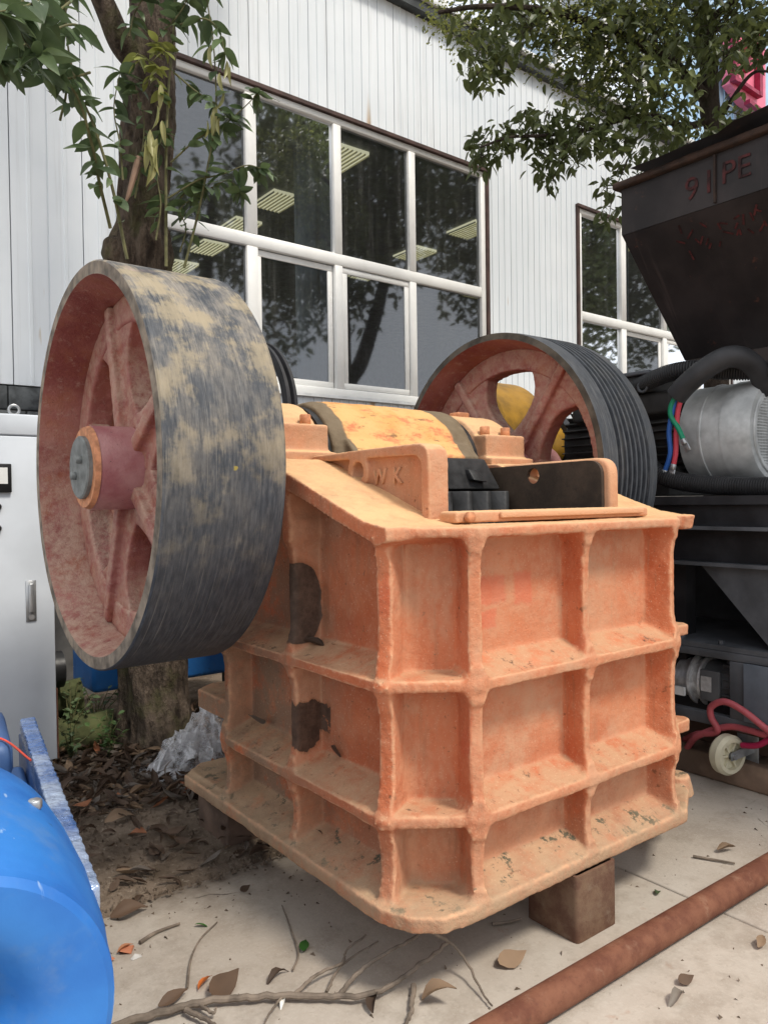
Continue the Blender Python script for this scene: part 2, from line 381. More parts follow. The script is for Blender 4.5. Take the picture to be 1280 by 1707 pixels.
# ================================================================== GROUND
def concrete_mat():
    k = N('concrete'); x, y, z = k.xyz()
    c = k.mix(k.step(k.noise(1.3, 5, .6), .35, .65), (.43, .37, .31), (.53, .475, .41))
    c = k.mix(k.math('MULTIPLY', k.step(k.noise(5, 6, .7, off=3), .5, .7), .5), c, (.36, .30, .24))
    c = k.mix(k.math('MULTIPLY', k.step(k.noise(38, 6, .75, off=5), .55, .72), .45), c, (.26, .215, .17))
    c = k.mix(k.math('MULTIPLY', k.step(k.noise(140, 3, .6, off=8), .62, .70), .5), c, (.52, .48, .43))
    c = k.mix(k.math('MULTIPLY', k.step(k.noise(12, 4, .6, off=18), .66, .75), .45), c, (.40, .26, .19))
    c = k.mix(k.math('MULTIPLY', k.step(k.noise(2.2, 7, .8, off=28), .48, .62), .45), c, (.32, .27, .22))
    c = k.mix(k.math('MULTIPLY', k.step(k.noise(75, 5, .8, off=44), .50, .66), .35), c, (.60, .55, .48))
    vo = k.n('ShaderNodeTexVoronoi', feature='DISTANCE_TO_EDGE'); vo.inputs['Scale'].default_value = .8
    wv = k.n('ShaderNodeVectorMath', operation='ADD'); k.lk(k.pos, wv.inputs[0]); nw = k.n('ShaderNodeTexNoise'); nw.inputs['Scale'].default_value = 3; nw.inputs['Detail'].default_value = 6; k.lk(k.pos, nw.inputs['Vector'])
    k.lk(k.vmul(nw.outputs['Color'], (.35, .35, 0)), wv.inputs[1]); k.lk(wv.outputs[0], vo.inputs['Vector'])
    crack = k.math('MULTIPLY', k.step(vo.outputs['Distance'], .006, .0015), k.step(k.noise(1.6, 3, off=14), .60, .66))
    c = k.mix(k.math('MULTIPLY', crack, .8), c, (.08, .065, .05))
    # soil washed onto the slab next to the planting bed
    e = k.math('ADD', y, k.math('MULTIPLY', k.math('SUBTRACT', k.noise(4, 5, .7, off=2), .5), .5))
    c = k.mix(k.math('MULTIPLY', k.step(e, .85, 1.12), .85), c, (.18, .14, .105))
    nb = k.bump(k.noise(60, 6, .75), .35, .006); nb = k.bump(k.noise(8, 4, off=1), .25, .012, nb)
    return k.done(c, .88, 0, nb, .2)
CONCRETE = concrete_mat()
def soil_mat():
    k = N('soil')
    c = k.mix(k.step(k.noise(6, 6, .7), .35, .65), (.13, .098, .072), (.24, .185, .14))
    c = k.mix(k.step(k.noise(40, 5, .7, off=3), .56, .7), c, (.33, .27, .21))
    return k.done(c, .95, 0, k.bump(k.noise(30, 7, .8), .8, .03), .1)
SOIL = soil_mat()
g = B(); g.add([(-400, -400, -.02), (400, -400, -.02), (400, 400, -.02), (-400, 400, -.02)], [(0, 1, 2, 3)])
tag(g.obj('ground', SOIL), kind='structure')
pave = thing('pavement', None, None, (0, 0, 0)); pave['kind'] = 'structure'
xs = [-9.2, -6.2, -2.6, 1.243, 4.9, 8.6, 12.3]; ys = [-9.5, -6.0, -2.55, 1.12]
for i in range(len(xs)-1):
    for j in range(len(ys)-1):
        b = B().box(xs[i]+.005, xs[i+1]-.005, ys[j]+.005, ys[j+1]-.005, -.14, 0)
        b.obj('concrete_slab', CONCRETE, pave, bevel=.006, seg=1)
# planting bed with uneven soil between slab and wall
def bedz(x, y): return .012 + .03*max(0, min(1, (y-1.1)/.5)) + .03*mnoise.noise(Vector((x*2.2, y*2.2, 0))) + .012*mnoise.noise(Vector((x*9, y*9, 3)))
b = B(); nx, ny = 130, 60
for j in range(ny+1):
    for i in range(nx+1):
        x = -5 + 13*i/nx; y = 1.0 + 3.4*j/ny + (.06*mnoise.noise(Vector((x*3, 0, 5))) if j == 0 else 0)
        b.v.append((x, y, bedz(x, y) - (.03 if j == 0 else 0)))
b.f = [(j*(nx+1)+i, j*(nx+1)+i+1, (j+1)*(nx+1)+i+1, (j+1)*(nx+1)+i) for j in range(ny) for i in range(nx)]
tag(b.obj('planting_bed', SOIL, smooth=True), kind='structure')

# ================================================================== WORKSHOP BUILDING
WA = radians(1.5); WD = Vector((cos(WA), sin(WA), 0)); WN = Vector((-sin(WA), cos(WA), 0)); W0 = Vector((0, 4.2, 0))
def WP(s, z, off=0): return W0 + WD*s + WN*off + Vector((0, 0, z))       # off > 0 is into the building
def wbox(b, s0, s1, z0, z1, o0, o1):
    q = lambda z: [WP(s0, z, o0), WP(s1, z, o0), WP(s1, z, o1), WP(s0, z, o1)]
    return b.hexa(q(z0), q(z1))
def panel_mat():
    k = N('white_steel_cladding'); x, y, z = k.xyz()
    c = k.mix(k.step(k.noise(.8, 4), .35, .65), (.76, .805, .845), (.84, .875, .905))
    st = k.noise(1, 5, .7, vec=k.comb(k.math('MULTIPLY', x, 14), 0, k.math('MULTIPLY', z, .45)))
    c = k.mix(k.math('MULTIPLY', k.step(st, .5, .75), .38), c, (.46, .47, .47))
    rs = k.noise(1, 4, .7, vec=k.comb(k.math('MULTIPLY', x, 7), 0, k.math('MULTIPLY', z, .8)), off=6)
    c = k.mix(k.math('MULTIPLY', k.step(rs, .67, .74), .5), c, (.50, .37, .20))
    # one rust run above the window head
    dx = k.math('ABSOLUTE', k.math('SUBTRACT', x, 3.17)); up = k.math('SUBTRACT', z, 5.17)
    run = k.math('MULTIPLY', k.step(dx, .055, .005), k.step(k.math('ADD', up, k.math('MULTIPLY', dx, 6)), .42, .0))
    c = k.mix(k.math('MULTIPLY', run, .75), c, (.45, .25, .07))
    c = k.mix(k.step(k.noise(3.1, 2, .4, off=40), .80, .805), c, (.12, .10, .09))
    return k.done(c, .42, 0, None, .4)
PANEL = panel_mat()
WINFRAME = plain('white_window_frame', (.82, .815, .79), .45, 0, .04, 5, .02)
FLASH = plain('brown_flashing', (.075, .042, .035), .5, 0, .3)
GUTTER = plain('dark_gutter', (.045, .05, .05), .5, 0, .4)
WHITEFLASH = plain('white_flashing', (.72, .73, .73), .4, 0, .1)
SLATE = plain('slate_tile', (.085, .09, .092), .7, 0, .5, 14, .6, 25)
BRICKPL = plain('grey_render', (.20, .19, .175), .85, 0, .3, 4, .4)
INT = plain('interior_dark_paint', (.30, .32, .34), .8, 0, .2)
CEIL = plain('interior_ceiling', (.26, .27, .28), .8, 0, .2)
def glass_mat(name, refl=.08, tint=(.62, .66, .68)):
    k = N(name); t = k.t; t.nodes.remove(k.b)
    tr = k.n('ShaderNodeBsdfTransparent'); tr.inputs[0].default_value = tint+(1,)
    gl = k.n('ShaderNodeBsdfGlossy'); gl.inputs['Roughness'].default_value = .035; gl.inputs['Color'].default_value = (.90, .94, 1, 1)
    fr = k.n('ShaderNodeFresnel'); fr.inputs[0].default_value = 1.5
    fac = k.math('ADD', k.math('MULTIPLY', fr.outputs[0], 1.3), refl, clamp=True)
    nb = k.bump(k.noise(1.3, 2), .03, .02); k.lk(nb, gl.inputs['Normal'])
    df = k.n('ShaderNodeBsdfDiffuse'); df.inputs[0].default_value = (.42, .42, .40, 1)
    sx = k.n('ShaderNodeMixShader'); k.lk(fac, sx.inputs[0]); k.lk(tr.outputs[0], sx.inputs[1]); k.lk(gl.outputs[0], sx.inputs[2])
    x, y, z = k.xyz()
    streak = k.noise(1, 5, .7, vec=k.comb(k.math('MULTIPLY', x, 13), 0, k.math('MULTIPLY', z, .7)))
    dirt = k.math('ADD', k.math('MULTIPLY', k.step(streak, .45, .8), .09), .03)          # rain-streaked dust
    s2 = k.n('ShaderNodeMixShader'); k.lk(dirt, s2.inputs[0]); k.lk(sx.outputs[0], s2.inputs[1]); k.lk(df.outputs[0], s2.inputs[2])
    k.lk(s2.outputs[0], t.nodes['Material Output'].inputs[0]); return k.m
GLASS = glass_mat('window_glass')
bld = thing('workshop_building', 'white corrugated steel workshop building behind the crusher', 'building', (0, 4.2, 0))
ZW0, ZW1, ZE = 2.50, 5.14, 6.50
def cladding(s0, s1, z0, z1):
    """one trapezoid-ribbed sheet"""
    n = max(1, round((s1-s0)/.205)); p = (s1-s0)/n; prof = [(s0+.004, 0)]
    for i in range(n):
        a = s0 + p*i
        prof += [(a+p*.44, 0), (a+p*.46, -.008), (a+p*.54, -.008), (a+p*.56, 0)]
        if i < n-1: prof += [(a+p*.975, 0), (a+p*.98, .010), (a+p*1.02, .010), (a+p*1.025, 0)]
    prof += [(s1-.004, 0)]
    b = B(); m = len(prof)
    for z in (z0, z1):
        b.v += [tuple(WP(s, z, o)) for s, o in prof] + [tuple(WP(s, z, .03)) for s, o in prof]
    for i in range(m-1):
        b.f += [(i, i+1, 2*m+i+1, 2*m+i), (m+i+1, m+i, 3*m+i, 3*m+i+1)]
    b.f += [(0, 2*m, 3*m, m), (m-1, 2*m-1, 4*m-1, 3*m-1)]
    me = b.mesh(); return link('cladding_panel', me, PANEL, bld)
WIN = [(.90, 4.82), (6.47, 10.35)]
cuts = [-5.0, -4.15, -3.3, -2.45, -1.6, -.93, -.11, .40, .90, 1.85, 2.68, 3.50, 4.04, 4.82, 5.64, 6.47, 7.3, 8.1, 8.9, 9.6, 10.35, 11.2, 12.0]
for a, c in zip(cuts[:-1], cuts[1:]):
    inw = any(a >= w0-.01 and c <= w1+.01 for w0, w1 in WIN)
    if inw:
        cladding(a, c, ZW1+.035, ZE); cladding(a, c, 2.37, ZW0-.03)
    else: cladding(a, c, 2.37, ZE)
# plinth below the sheets, faced with slate tiles at its top course
b = B(); wbox(b, -5, 12, -.1, 2.36, .035, .25); b.obj('plinth_wall', BRICKPL, bld)
for i in range(26):
    s = -1.62 + i*.245
    for r_ in range(2):
        b = B(); wbox(b, s+.004+.12*r_, s+.241+.12*r_, 2.19-.175*r_, 2.358-.175*r_, -.004-rnd.random()*.008, .033); b.obj('stone_tile', SLATE, bld, bevel=.006, seg=1)
# windows
def window(s0, s1, divs, trz, sashes):
    b = B(); d0, d1 = -.012, .06; fw = .055
    wbox(b, s0, s1, ZW1-.06, ZW1, d0, d1); wbox(b, s0, s1, ZW0, ZW0+.07, d0, d1)
    wbox(b, s0, s0+.06, ZW0+.07, ZW1-.06, d0, d1); wbox(b, s1-.07, s1, ZW0+.07, ZW1-.06, d0, d1)
    vs = [s0+.06] + divs + [s1-.07]
    for i, dv in enumerate(divs):
        w = .055 if i == 0 else .045
        wbox(b, dv-w, dv+w, ZW0+.07, trz-.055, d0+.001, d1-.001); wbox(b, dv-w, dv+w, trz+.055, ZW1-.06, d0+.001, d1-.001)
    wbox(b, s0+.06, s1-.07, trz-.055, trz+.055, d0+.002, d1-.002)
    fr = b.obj('window', WINFRAME, bld, bevel=.006, seg=1)
    for i in range(len(vs)-1):
        a = vs[i] + (.04 if i else 0); c = vs[i+1] - (.04 if i < len(vs)-2 else 0)
        for z0, z1 in ((ZW0+.065, trz-.05), (trz+.05, ZW1-.055)):
            low = z0 < trz and i in sashes
            if low:                              # sliding sash frame
                q = B(); o = .006 + .022*(i % 2); w = .055
                A, Cc, Z0, Z1 = a+.012, c-.012, z0+.012, z1-.012
                wbox(q, A, Cc, Z1-w, Z1, o, o+.024); wbox(q, A, Cc, Z0, Z0+w, o, o+.024)
                wbox(q, A, A+w, Z0+w, Z1-w, o, o+.024); wbox(q, Cc-w, Cc, Z0+w, Z1-w, o, o+.024)
                q.obj('sash', WINFRAME, fr, bevel=.004, seg=1)
            q = B(); o = .018 + (.022*(i % 2) if low else .01)
            wbox(q, a-.004, c+.004, z0-.004, z1+.004, o, o+.003)
            # thin sheet: keep the outer face only
            q2 = B(); q2.add([WP(a-.004, z0-.004, o), WP(c+.004, z0-.004, o), WP(c+.004, z1+.004, o), WP(a-.004, z1+.004, o)], [(0, 1, 2, 3)])
            q2.obj('pane', GLASS, fr)
    q = B(); wbox(q, s0-.05, s1+.05, ZW1+.002, ZW1+.035, -.045, .0); wbox(q, s1+.002, s1+.045, ZW0, ZW1+.002, -.03, .0); wbox(q, s0-.045, s0-.002, ZW0, ZW1+.002, -.03, .0)
    q.obj('window_flashing', FLASH, fr)
    q = B(); wbox(q, s0-.04, s1+.04, ZW0-.03, ZW0-.002, -.05, .03); q.obj('window_sill', WHITEFLASH, fr)
window(.90, 4.80, [1.85, 2.78, 3.72], 3.80, (1, 2))
window(6.49, 10.33, [7.46, 8.46, 9.4], 3.80, (1, 2))
# eaves: dark gutter, white cap, roof sheet and the glazed storey above
b = B(); wbox(b, -5.05, 12.05, ZE+.002, ZE+.10, -.10, .06); b.obj('gutter', GUTTER, bld)
b = B(); wbox(b, -5.06, 12.06, ZE+.102, ZE+.17, -.13, .35); b.obj('eaves_cap', WHITEFLASH, bld, bevel=.015)
b = B(); wbox(b, -5, 12, ZE-.10, ZE-.02, .06, 9.5); b.obj('roof_slab', INT, bld)
b = B()
for s in [i*1.02-4.6 for i in range(14)]: wbox(b, s-.045, s+.045, ZE+.172, 9.2, .36, .44)
for z in (7.6, 9.2): wbox(b, -4.7, 8.7, z-.05, z+.05, .372, .43)
b.obj('upper_window_frame', WINFRAME, bld)
for i in range(13):
    q = B(); s = i*1.02-4.6
    for z0, z1 in ((ZE+.172, 7.55), (7.65, 9.15)):
        q.add([WP(s+.04, z0, .40), WP(s+.98, z0, .40), WP(s+.98, z1, .40), WP(s+.04, z1, .40)], [(0, 1, 2, 3)])
    q.obj('upper_pane', GLASS, bld)
b = B(); wbox(b, -4.7, 8.7, 9.26, 9.5, .3, 5.5); b.obj('upper_roof', WHITEFLASH, bld)
b = B(); wbox(b, -4.7, 8.7, ZE+.2, 9.2, 4.8, 5.0); b.obj('upper_back_wall', INT, bld)
# room behind the glass
b = B(); wbox(b, -5, 12, -.1, 6.3, 9.3, 9.5); wbox(b, -5.0, -4.8, -.1, 6.3, .27, 9.3); wbox(b, 11.8, 12, -.1, 6.3, .27, 9.3); b.obj('inner_wall', INT, bld)
b = B(); wbox(b, -4.8, 11.8, 5.42, 5.5, .27, 9.3); b.obj('ceiling', CEIL, bld)
b = B(); wbox(b, -4.8, 11.8, 1.9, 1.98, .27, 9.3); b.obj('upper_floor', INT, bld)
LAMP = N('fluorescent_louvre'); LAMP.b.inputs['Emission Color'].default_value = (1, .93, .62, 1); LAMP.b.inputs['Emission Strength'].default_value = .6; LAMP = LAMP.done((.7, .68, .5), .5)
LOUV = plain('louvre_slat', (.72, .68, .46), .4, 0, .1)
rows = [(3.62, [5.45, 6.95, 8.05, 9.15, 10.3], 'first'), (6.45, [6.25, 7.55, 8.85, 10.4], 'second'), (8.9, [5.6, 7.1, 8.6], 'third')]
for X, ysl, nm in rows:
    for j, Y in enumerate(ysl):
        X_ = X + .03*j
        t = thing('ceiling_light', 'louvred ceiling light in the %s row seen through the window, %s from the glass' % (nm, ['nearest', 'second', 'third', 'fourth', 'farthest'][j]), 'ceiling light', (X_, Y, 5.36), 'ceiling lights in the workshop')
        B().box(X_-.20, X_+.20, Y-.30, Y+.30, 5.385, 5.415).obj('diffuser', LAMP, t)
        q = B()
        for k in range(8): q.box(X_-.204+k*.0575, X_-.196+k*.0575, Y-.30, Y+.30, 5.366, 5.383)
        q.obj('louvre', LOUV, t)
CURT = plain('grey_curtain', (.22, .245, .27), .9, 0, .15)
def curtain(s0, s1, off, label):
    b = B(); n = int((s1-s0)/.02)
    for z in (2.0, 5.40):
        for i in range(n+1):
            s = s0 + (s1-s0)*i/n; b.v.append(tuple(WP(s, z, off + .05*sin(s*26+1.5*sin(s*3)))))
    b.f = [(i, i+1, n+2+i, n+1+i) for i in range(n)]
    o = link('curtain', b.mesh(), CURT, None, True); tag(o, label, 'curtain', 'curtains inside the workshop')
curtain(2.55, 3.15, .45, 'grey curtain hanging behind the upper panes of the nearer window')
curtain(6.6, 7.25, .40, 'grey curtain hanging behind the first pane of the farther window')
curtain(7.65, 8.3, .45, 'grey curtain hanging behind the second pane of the farther window')
# far pale-blue building and the pink sign on it
PALEBLUE = plain('pale_blue_cladding', (.42, .60, .78), .5, 0, .06, 2)
PINK = plain('pink_sign_paint', (.80, .20, .30), .5, 0, .08); DARKRED = plain('dark_red_sign_edge', (.30, .02, .06), .5)
fb = thing('far_building', 'pale blue clad building far behind the tree at upper right', 'building', (20, 8, 0))
B().box(13.4, 30, 8, 16, 0, 17).obj('wall', PALEBLUE, fb)
B().box(13.2, 30.2, 7.8, 16.2, 17, 17.4).obj('roof', WHITEFLASH, fb)
for i in range(40): B().box(13.5+i*.4, 13.53+i*.4, 7.965, 7.998, 0, 16.9).obj('cladding_rib', PALEBLUE, fb)
sg = thing('pink_sign', 'large pink sheet metal sign with dark red edges on the pale blue building', 'sign', tuple(onY(1245, 150, 7.8)))
def sgn(pts, y0=7.7, y1=7.9):
    q = [onY(x, y, 7.7) for x, y in pts]; return B().prism([(p.x, p.z) for p in q], 'y', y0, y1)
sgn([(1217, 62), (1276, 60), (1276, 197), (1240, 168), (1217, 138)]).obj('panel', PINK, sg)
sgn([(1216, 60), (1222, 60), (1222, 140), (1216, 136)], 7.55, 7.698).obj('edge', DARKRED, sg)
sgn([(1257, 60), (1262, 60), (1262, 165), (1257, 161)], 7.55, 7.698).obj('edge', DARKRED, sg)
sgn([(1238, 60), (1243, 60), (1243, 122), (1238, 118)], 7.55, 7.698).obj('edge', DARKRED, sg)
sgn([(1222, 132), (1257, 156), (1257, 162), (1222, 138)], 7.56, 7.697).obj('edge', DARKRED, sg)
sgn([(1240, 168), (1268, 190), (1270, 197), (1240, 175)], 7.55, 7.698).obj('edge', DARKRED, sg)

# ================================================================== JAW CRUSHER
jc = thing('jaw_crusher', 'large orange cast jaw crusher with two flywheels, centre of the yard', 'jaw crusher', (.8, .6, 0))
ZR = [.252, .525, .935, 1.40]                       # heights of the horizontal ribs
XR = 1.60
def frame_mesh():
    b = B()
    OUT = [(0, .03), (.25, -.15), (1.33, -.15), (XR, .03)]
    INN = [(.14, .10), (.30, -.035), (1.28, -.035), (XR-.14, .10)]
    # skin plates
    for (A, C_) in zip(INN[:-1], INN[1:]):
        A = Vector(A); C_ = Vector(C_); n_ = Vector((-(C_-A).y, (C_-A).x)).normalized()*.07
        e = (C_-A).normalized()*.02
        q = [A-e, C_+e, C_+e+n_, A-e+n_]; b.prism([(p.x, p.y) for p in q], 'z', .23, 1.41)
    side = [(.08, .24), (1.16, .24), (1.16, 1.05), (1.62, 1.55), (1.62, 1.645), (.74, 1.645), (.55, 1.575), (.06, 1.40)]
    b.prism(side, 'x', .14, .215); b.prism(side, 'x', XR-.215, XR-.14)
    b.box(.2, XR-.2, 1.06, 1.14, .24, 1.2)
    # horizontal ribs: front, chamfers, sides
    for i, z in enumerate(ZR):
        t = [.026, .0185, .0185, .0185][i]; g = [.02, 0, 0, 0][i]
        fr = [(-g*.6, .03), (.25-g, -.15-g), (1.33+g, -.15-g), (XR+g*.6, .03), (XR-.15, .16), (1.26, .02), (.32, .02), (.15, .16)]
        if i == 0: fr = [(-.012, .06), (-.004, .0), (.03, -.08), (.10, -.14), (.2, -.154), (1.36, -.154), (1.56, -.04), (XR+.012, .03), (XR-.15, .16), (1.26, .02), (.32, .02), (.15, .16)]
        b.prism(fr, 'z', z-t, z+t)
        if i < 3:
            ye = [1.53, 1.13, 1.13][i]
            for x0, x1 in ((-g*.6, .17), (XR-.17, XR+g*.6)):
                b.prism([(x0, .02), (x1, .02), (x1, ye), (x0, ye-.05)] if x0 < .5 else [(x0, .02), (x1, .02), (x1, ye-.05), (x0, ye)], 'z', z-t, z+t)
    # rear feet and tongues
    for x0, x1 in ((0, .5), (1.1, XR)):
        b.prism([(x0+.03, 1.1), (x1, 1.1), (x1, 1.55), (x0+.1, 1.55), (x0+.02, 1.48)], 'z', .235, .29)
        b.prism([(x0+.05, 1.1), (x1, 1.1), (x1, 1.5), (x0+.16, 1.53), (x0+.05, 1.46)], 'z', .575, .66)
    # sloping shoulder plates up to the bearing seats
    for x0, x1 in ((0, .36), (XR-.36, XR)):
        top = [(-.02, 1.421), (.10, 1.44), (.56, 1.605), (.74, 1.665), (1.64, 1.665), (1.64, 1.605), (.75, 1.605), (.56, 1.54), (.03, 1.36), (-.02, 1.375)]
        b.prism(top, 'x', x0, x1)
    # vertical ribs, scalloped between the horizontals
    def vrib(A, Bq, t, z1=1.39, depth=.16, fil=True):
        pr = [(0, .24), (1, .24)]
        for za, zb in zip(ZR[:-1], ZR[1:]):
            if za > z1: break
            zb = min(zb, z1); h = zb-za
            for u in (.06, .14, .26, .4, .6, .74, .86, .94):
                s = min(u, 1-u)*h; d = depth*min(1, max(0, (s/.12)))**.55
                pr.append((1-d, za+u*h))
            pr.append((1.0, zb))
        pr.append((0, pr[-1][1])); b.plate(A, Bq, pr, t)
        for z in ZR if fil else ():                   # fillets where rib meets rib
            for h0, h1, tt in ((-.060, .060, t+.003), (-.044, .044, t+.012), (-.033, .033, t+.026)):
                za, zb = max(.235, z+h0), min(z1+.01, z+h1)
                if zb > za: b.plate(A, Bq, [(0, za), (.95, za), (.95, zb), (0, zb)], tt)
    vrib((.165, .12), (0.0, .025), .050, depth=.24, fil=False); vrib((.30, -.02), (.243, -.148), .044)
    vrib((.785, -.01), (.785, -.15), .036); vrib((1.275, -.01), (1.325, -.148), .045); vrib((XR-.165, .12), (XR+.01, .02), .046, depth=.34, fil=False)
    for y in (.575, 1.115):
        vrib((.17, y), (0.0, y), .042, 1.62 if y < 1 else .99, .16); vrib((XR-.17, y), (XR, y), .042, 1.62 if y < 1 else .99, .16)
    for x0, x1 in ((.004, .17), (XR-.17, XR-.004)): b.box(x0, x1, .555, .595, 1.36, 1.57)
    # sloping ledges on top of each rib
    for z, t in ((ZR[0], .03), (ZR[1], .021), (ZR[2], .021)):
        b.prism([(-.02, z+t+.055), (-.02, z), (-.138, z), (-.138, z+t-.004)], 'x', .31, 1.27)
        for xw, xo in ((.15, .012), (XR-.15, XR-.012)):
            b.hexa([(xw, .10, z), (xo, .06, z), (xo, .06, z+t-.004), (xw, .10, z+t+.05)], [(xw, 1.10, z), (xo, 1.10, z), (xo, 1.10, z+t-.004), (xw, 1.10, z+t+.05)])
    # lumps where ribs meet on the far corner and near corner
    for z in ZR[1:3]:
        b.prism([(XR-.06, -.005), (XR+.035, .0), (XR+.058, .03), (XR+.045, .085), (XR-.06, .09)], 'z', z-.028, z+.022)
    b.lathe([(1.36, .06), (1.424, .07)], (XR-.01, .02, 0), 'z', 12); b.lathe([(.222, .08), (.31, .06)], (XR+.0, .05, 0), 'z', 12)
    return cast(b, .0078, 5, .0016, 60, .004, 7)
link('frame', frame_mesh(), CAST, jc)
def ribbed_lump(): pass
# cheek plates (liner guards) either side of the feed mouth
def cheek(x0, x1, m_in):
    pass
def rounded(pts, rads, n=5):
    out_ = []
    m = len(pts)
    for i, p in enumerate(pts):
        p = Vector(p); a = Vector(pts[i-1]) - p; c = Vector(pts[(i+1) % m]) - p; r_ = rads[i]
        if r_ == 0: out_.append((p.x, p.y)); continue
        s = p + a.normalized()*r_; e = p + c.normalized()*r_
        for k in range(n+1):
            t = k/n; q = s*(1-t)**2 + p*2*t*(1-t) + e*t*t; out_.append((q.x, q.y))
    return out_
# left cheek: web, raised border, boss with eye
XC = .27
prof = rounded([(.09, 1.425), (.09, 1.655), (.15, 1.69), (.80, 1.668), (.82, 1.62), (.70, 1.63)], [0, .03, .05, .05, .02, 0])
b = B().prism(prof, 'x', XC+.02, XC+.045)
b.prism(rounded([(.085, 1.42), (.085, 1.69), (.80, 1.68), (.80, 1.655), (.125, 1.65), (.125, 1.42)], [0, .07, .02, 0, .05, 0]), 'x', XC-.012, XC+.075)
b.prism([(.085, 1.42), (.145, 1.42), (.78, 1.615), (.80, 1.64), (.74, 1.645)], 'x', XC+.015, XC+.05)
b.lathe([(XC-.012, .035), (XC-.012, .062), (XC+.03, .070), (XC+.03, .035)], (0, .485, 1.607), 'x', 28, close=True)
me = cast(b, .0065, 2, .0012, 60)
# bore the eye
def bore(me, c, r, ax='x', L=.6):
    o = bpy.data.objects.new('t', me); COL.objects.link(o)
    k = B().lathe([(c[0]-L if ax == 'x' else c[1]-L, r), (c[0]+L if ax == 'x' else c[1]+L, r)], c, ax, 28)
    k2 = bpy.data.objects.new('k', k.mesh()); COL.objects.link(k2)
    m = o.modifiers.new('b', 'BOOLEAN'); m.operation = 'DIFFERENCE'; m.object = k2; m.solver = 'EXACT'
    dg = bpy.context.evaluated_depsgraph_get(); dg.update(); r_ = bpy.data.meshes.new_from_object(o.evaluated_get(dg))
    bpy.data.objects.remove(o); bpy.data.objects.remove(k2); return r_
ck = link('cheek_plate', bore(me, (XC, .485, 1.607), .034), CHEEK, jc)
ck['label'] = 'orange cheek plate with raised border and round eye'
def text_mesh(txt, size, ext, bev=0):
    cu = bpy.data.curves.new('t', 'FONT'); cu.body = txt; cu.size = size; cu.extrude = ext; cu.bevel_depth = bev
    cu.align_x = 'CENTER'; cu.align_y = 'CENTER'
    o = bpy.data.objects.new('t', cu); COL.objects.link(o); dg = bpy.context.evaluated_depsgraph_get(); dg.update()
    me = bpy.data.meshes.new_from_object(o.evaluated_get(dg)); bpy.data.objects.remove(o); return me
for ch, y in (('W', .385), ('K', .285)):
    me = text_mesh(ch, .075, .004, .002)
    # letters read from the left side: local x -> -Y, local y -> Z, normal -> -X
    me.transform(Matrix(((0, 0, -1, XC+.016), (-1, 0, 0, y), (0, 1, 0, 1.583), (0, 0, 0, 1))))
    link('raised_letter', me, CHEEK, ck)
# right cheek: bare dark wear face, orange edge
XD = 1.245
prof = rounded([(.115, 1.44), (.115, 1.665), (.86, 1.655), (.86, 1.40)], [0, .075, .06, 0], 7)
ck2 = link('cheek_plate', bore(baked(B().prism(prof, 'x', XD+.008, XD+.07).mesh(), .012), (XD, .505, 1.600), .037), CHEEK, jc)
ck2['label'] = 'cheek plate with bare dark inner face and orange edge'
prof = rounded([(.14, 1.44), (.14, 1.655), (.85, 1.645), (.85, 1.40)], [0, .07, .06, 0], 7)
link('wear_liner', bore(B().prism(prof, 'x', XD-.012, XD+.006).mesh(), (XD, .505, 1.600), .035), DARKCHEEK, ck2)
# clamp bar and flat on the front lip
link('clamp_bar', cast(B().box(.27, 1.30, -.03, .055, 1.424, 1.462), .007, 2, .001, 50), PLATE, jc)
B().box(.46, 1.25, -.045, -.032, 1.437, 1.458).obj('edge_strip', PLATE, jc, bevel=.004)
def hexbolt(c, ax, r, h, mat, parent, name='bolt'):
    b = B(); c = Vector(c); i = 'xyz'.index(ax); t0 = c[i]
    b.lathe([(t0, r), (t0+h, r)], c, ax, 6); return b.obj(name, mat, parent, bevel=min(r*.15, .004), seg=1)
hexbolt((.315, -.034, 1.443), 'y', .019, -.022, BOLT, jc)
# black fixed-jaw wedge and jaw plates inside the mouth
b = B().hexa([(.42, .66, 1.545), (1.19, .66, 1.545), (1.19, .79, 1.53), (.42, .79, 1.53)], [(.42, .72, 1.685), (1.15, .72, 1.685), (1.15, .80, 1.685), (.42, .80, 1.685)])
b.obj('jaw_wedge', BLACKSTEEL, jc, bevel=.010)
b = B().hexa([(1.0, .64, 1.585), (1.09, .64, 1.575), (1.09, .69, 1.575), (1.0, .69, 1.585)], [(1.0, .675, 1.635), (1.06, .675, 1.63), (1.06, .73, 1.63), (1.0, .73, 1.635)])
b.obj('wedge_lug', BLACKSTEEL, jc, bevel=.006)
for i in range(7):
    x0 = .42 + i*.115
    b = B().prism([(x0, .665), (x0+.045, .60), (x0+.07, .60), (x0+.112, .665), (x0+.112, .74), (x0, .74)], 'z', .9, 1.535)
    b.obj('jaw_tooth', BLACKSTEEL, jc, bevel=.006, seg=1)
B().box(.42, 1.22, .741, .79, .9, 1.528).obj('jaw_plate', BLACKSTEEL, jc)
# swing-jaw head: barrel round the eccentric shaft with its front nose
b = B().lathe([(.42, .27), (.42, .30), (.47, .315), (1.20, .315), (1.24, .30), (1.24, .27)], (0, YS, ZS), 'x', 64)
b.prism([(.80, 1.50), (.80, 1.70), (.86, 1.76), (1.1, 1.80), (1.1, 1.40), (.81, 1.40)], 'x', .47, 1.19)
link('swing_jaw', cast(b, .010, 3, .0025, 40, .006, 8), BARREL, jc)
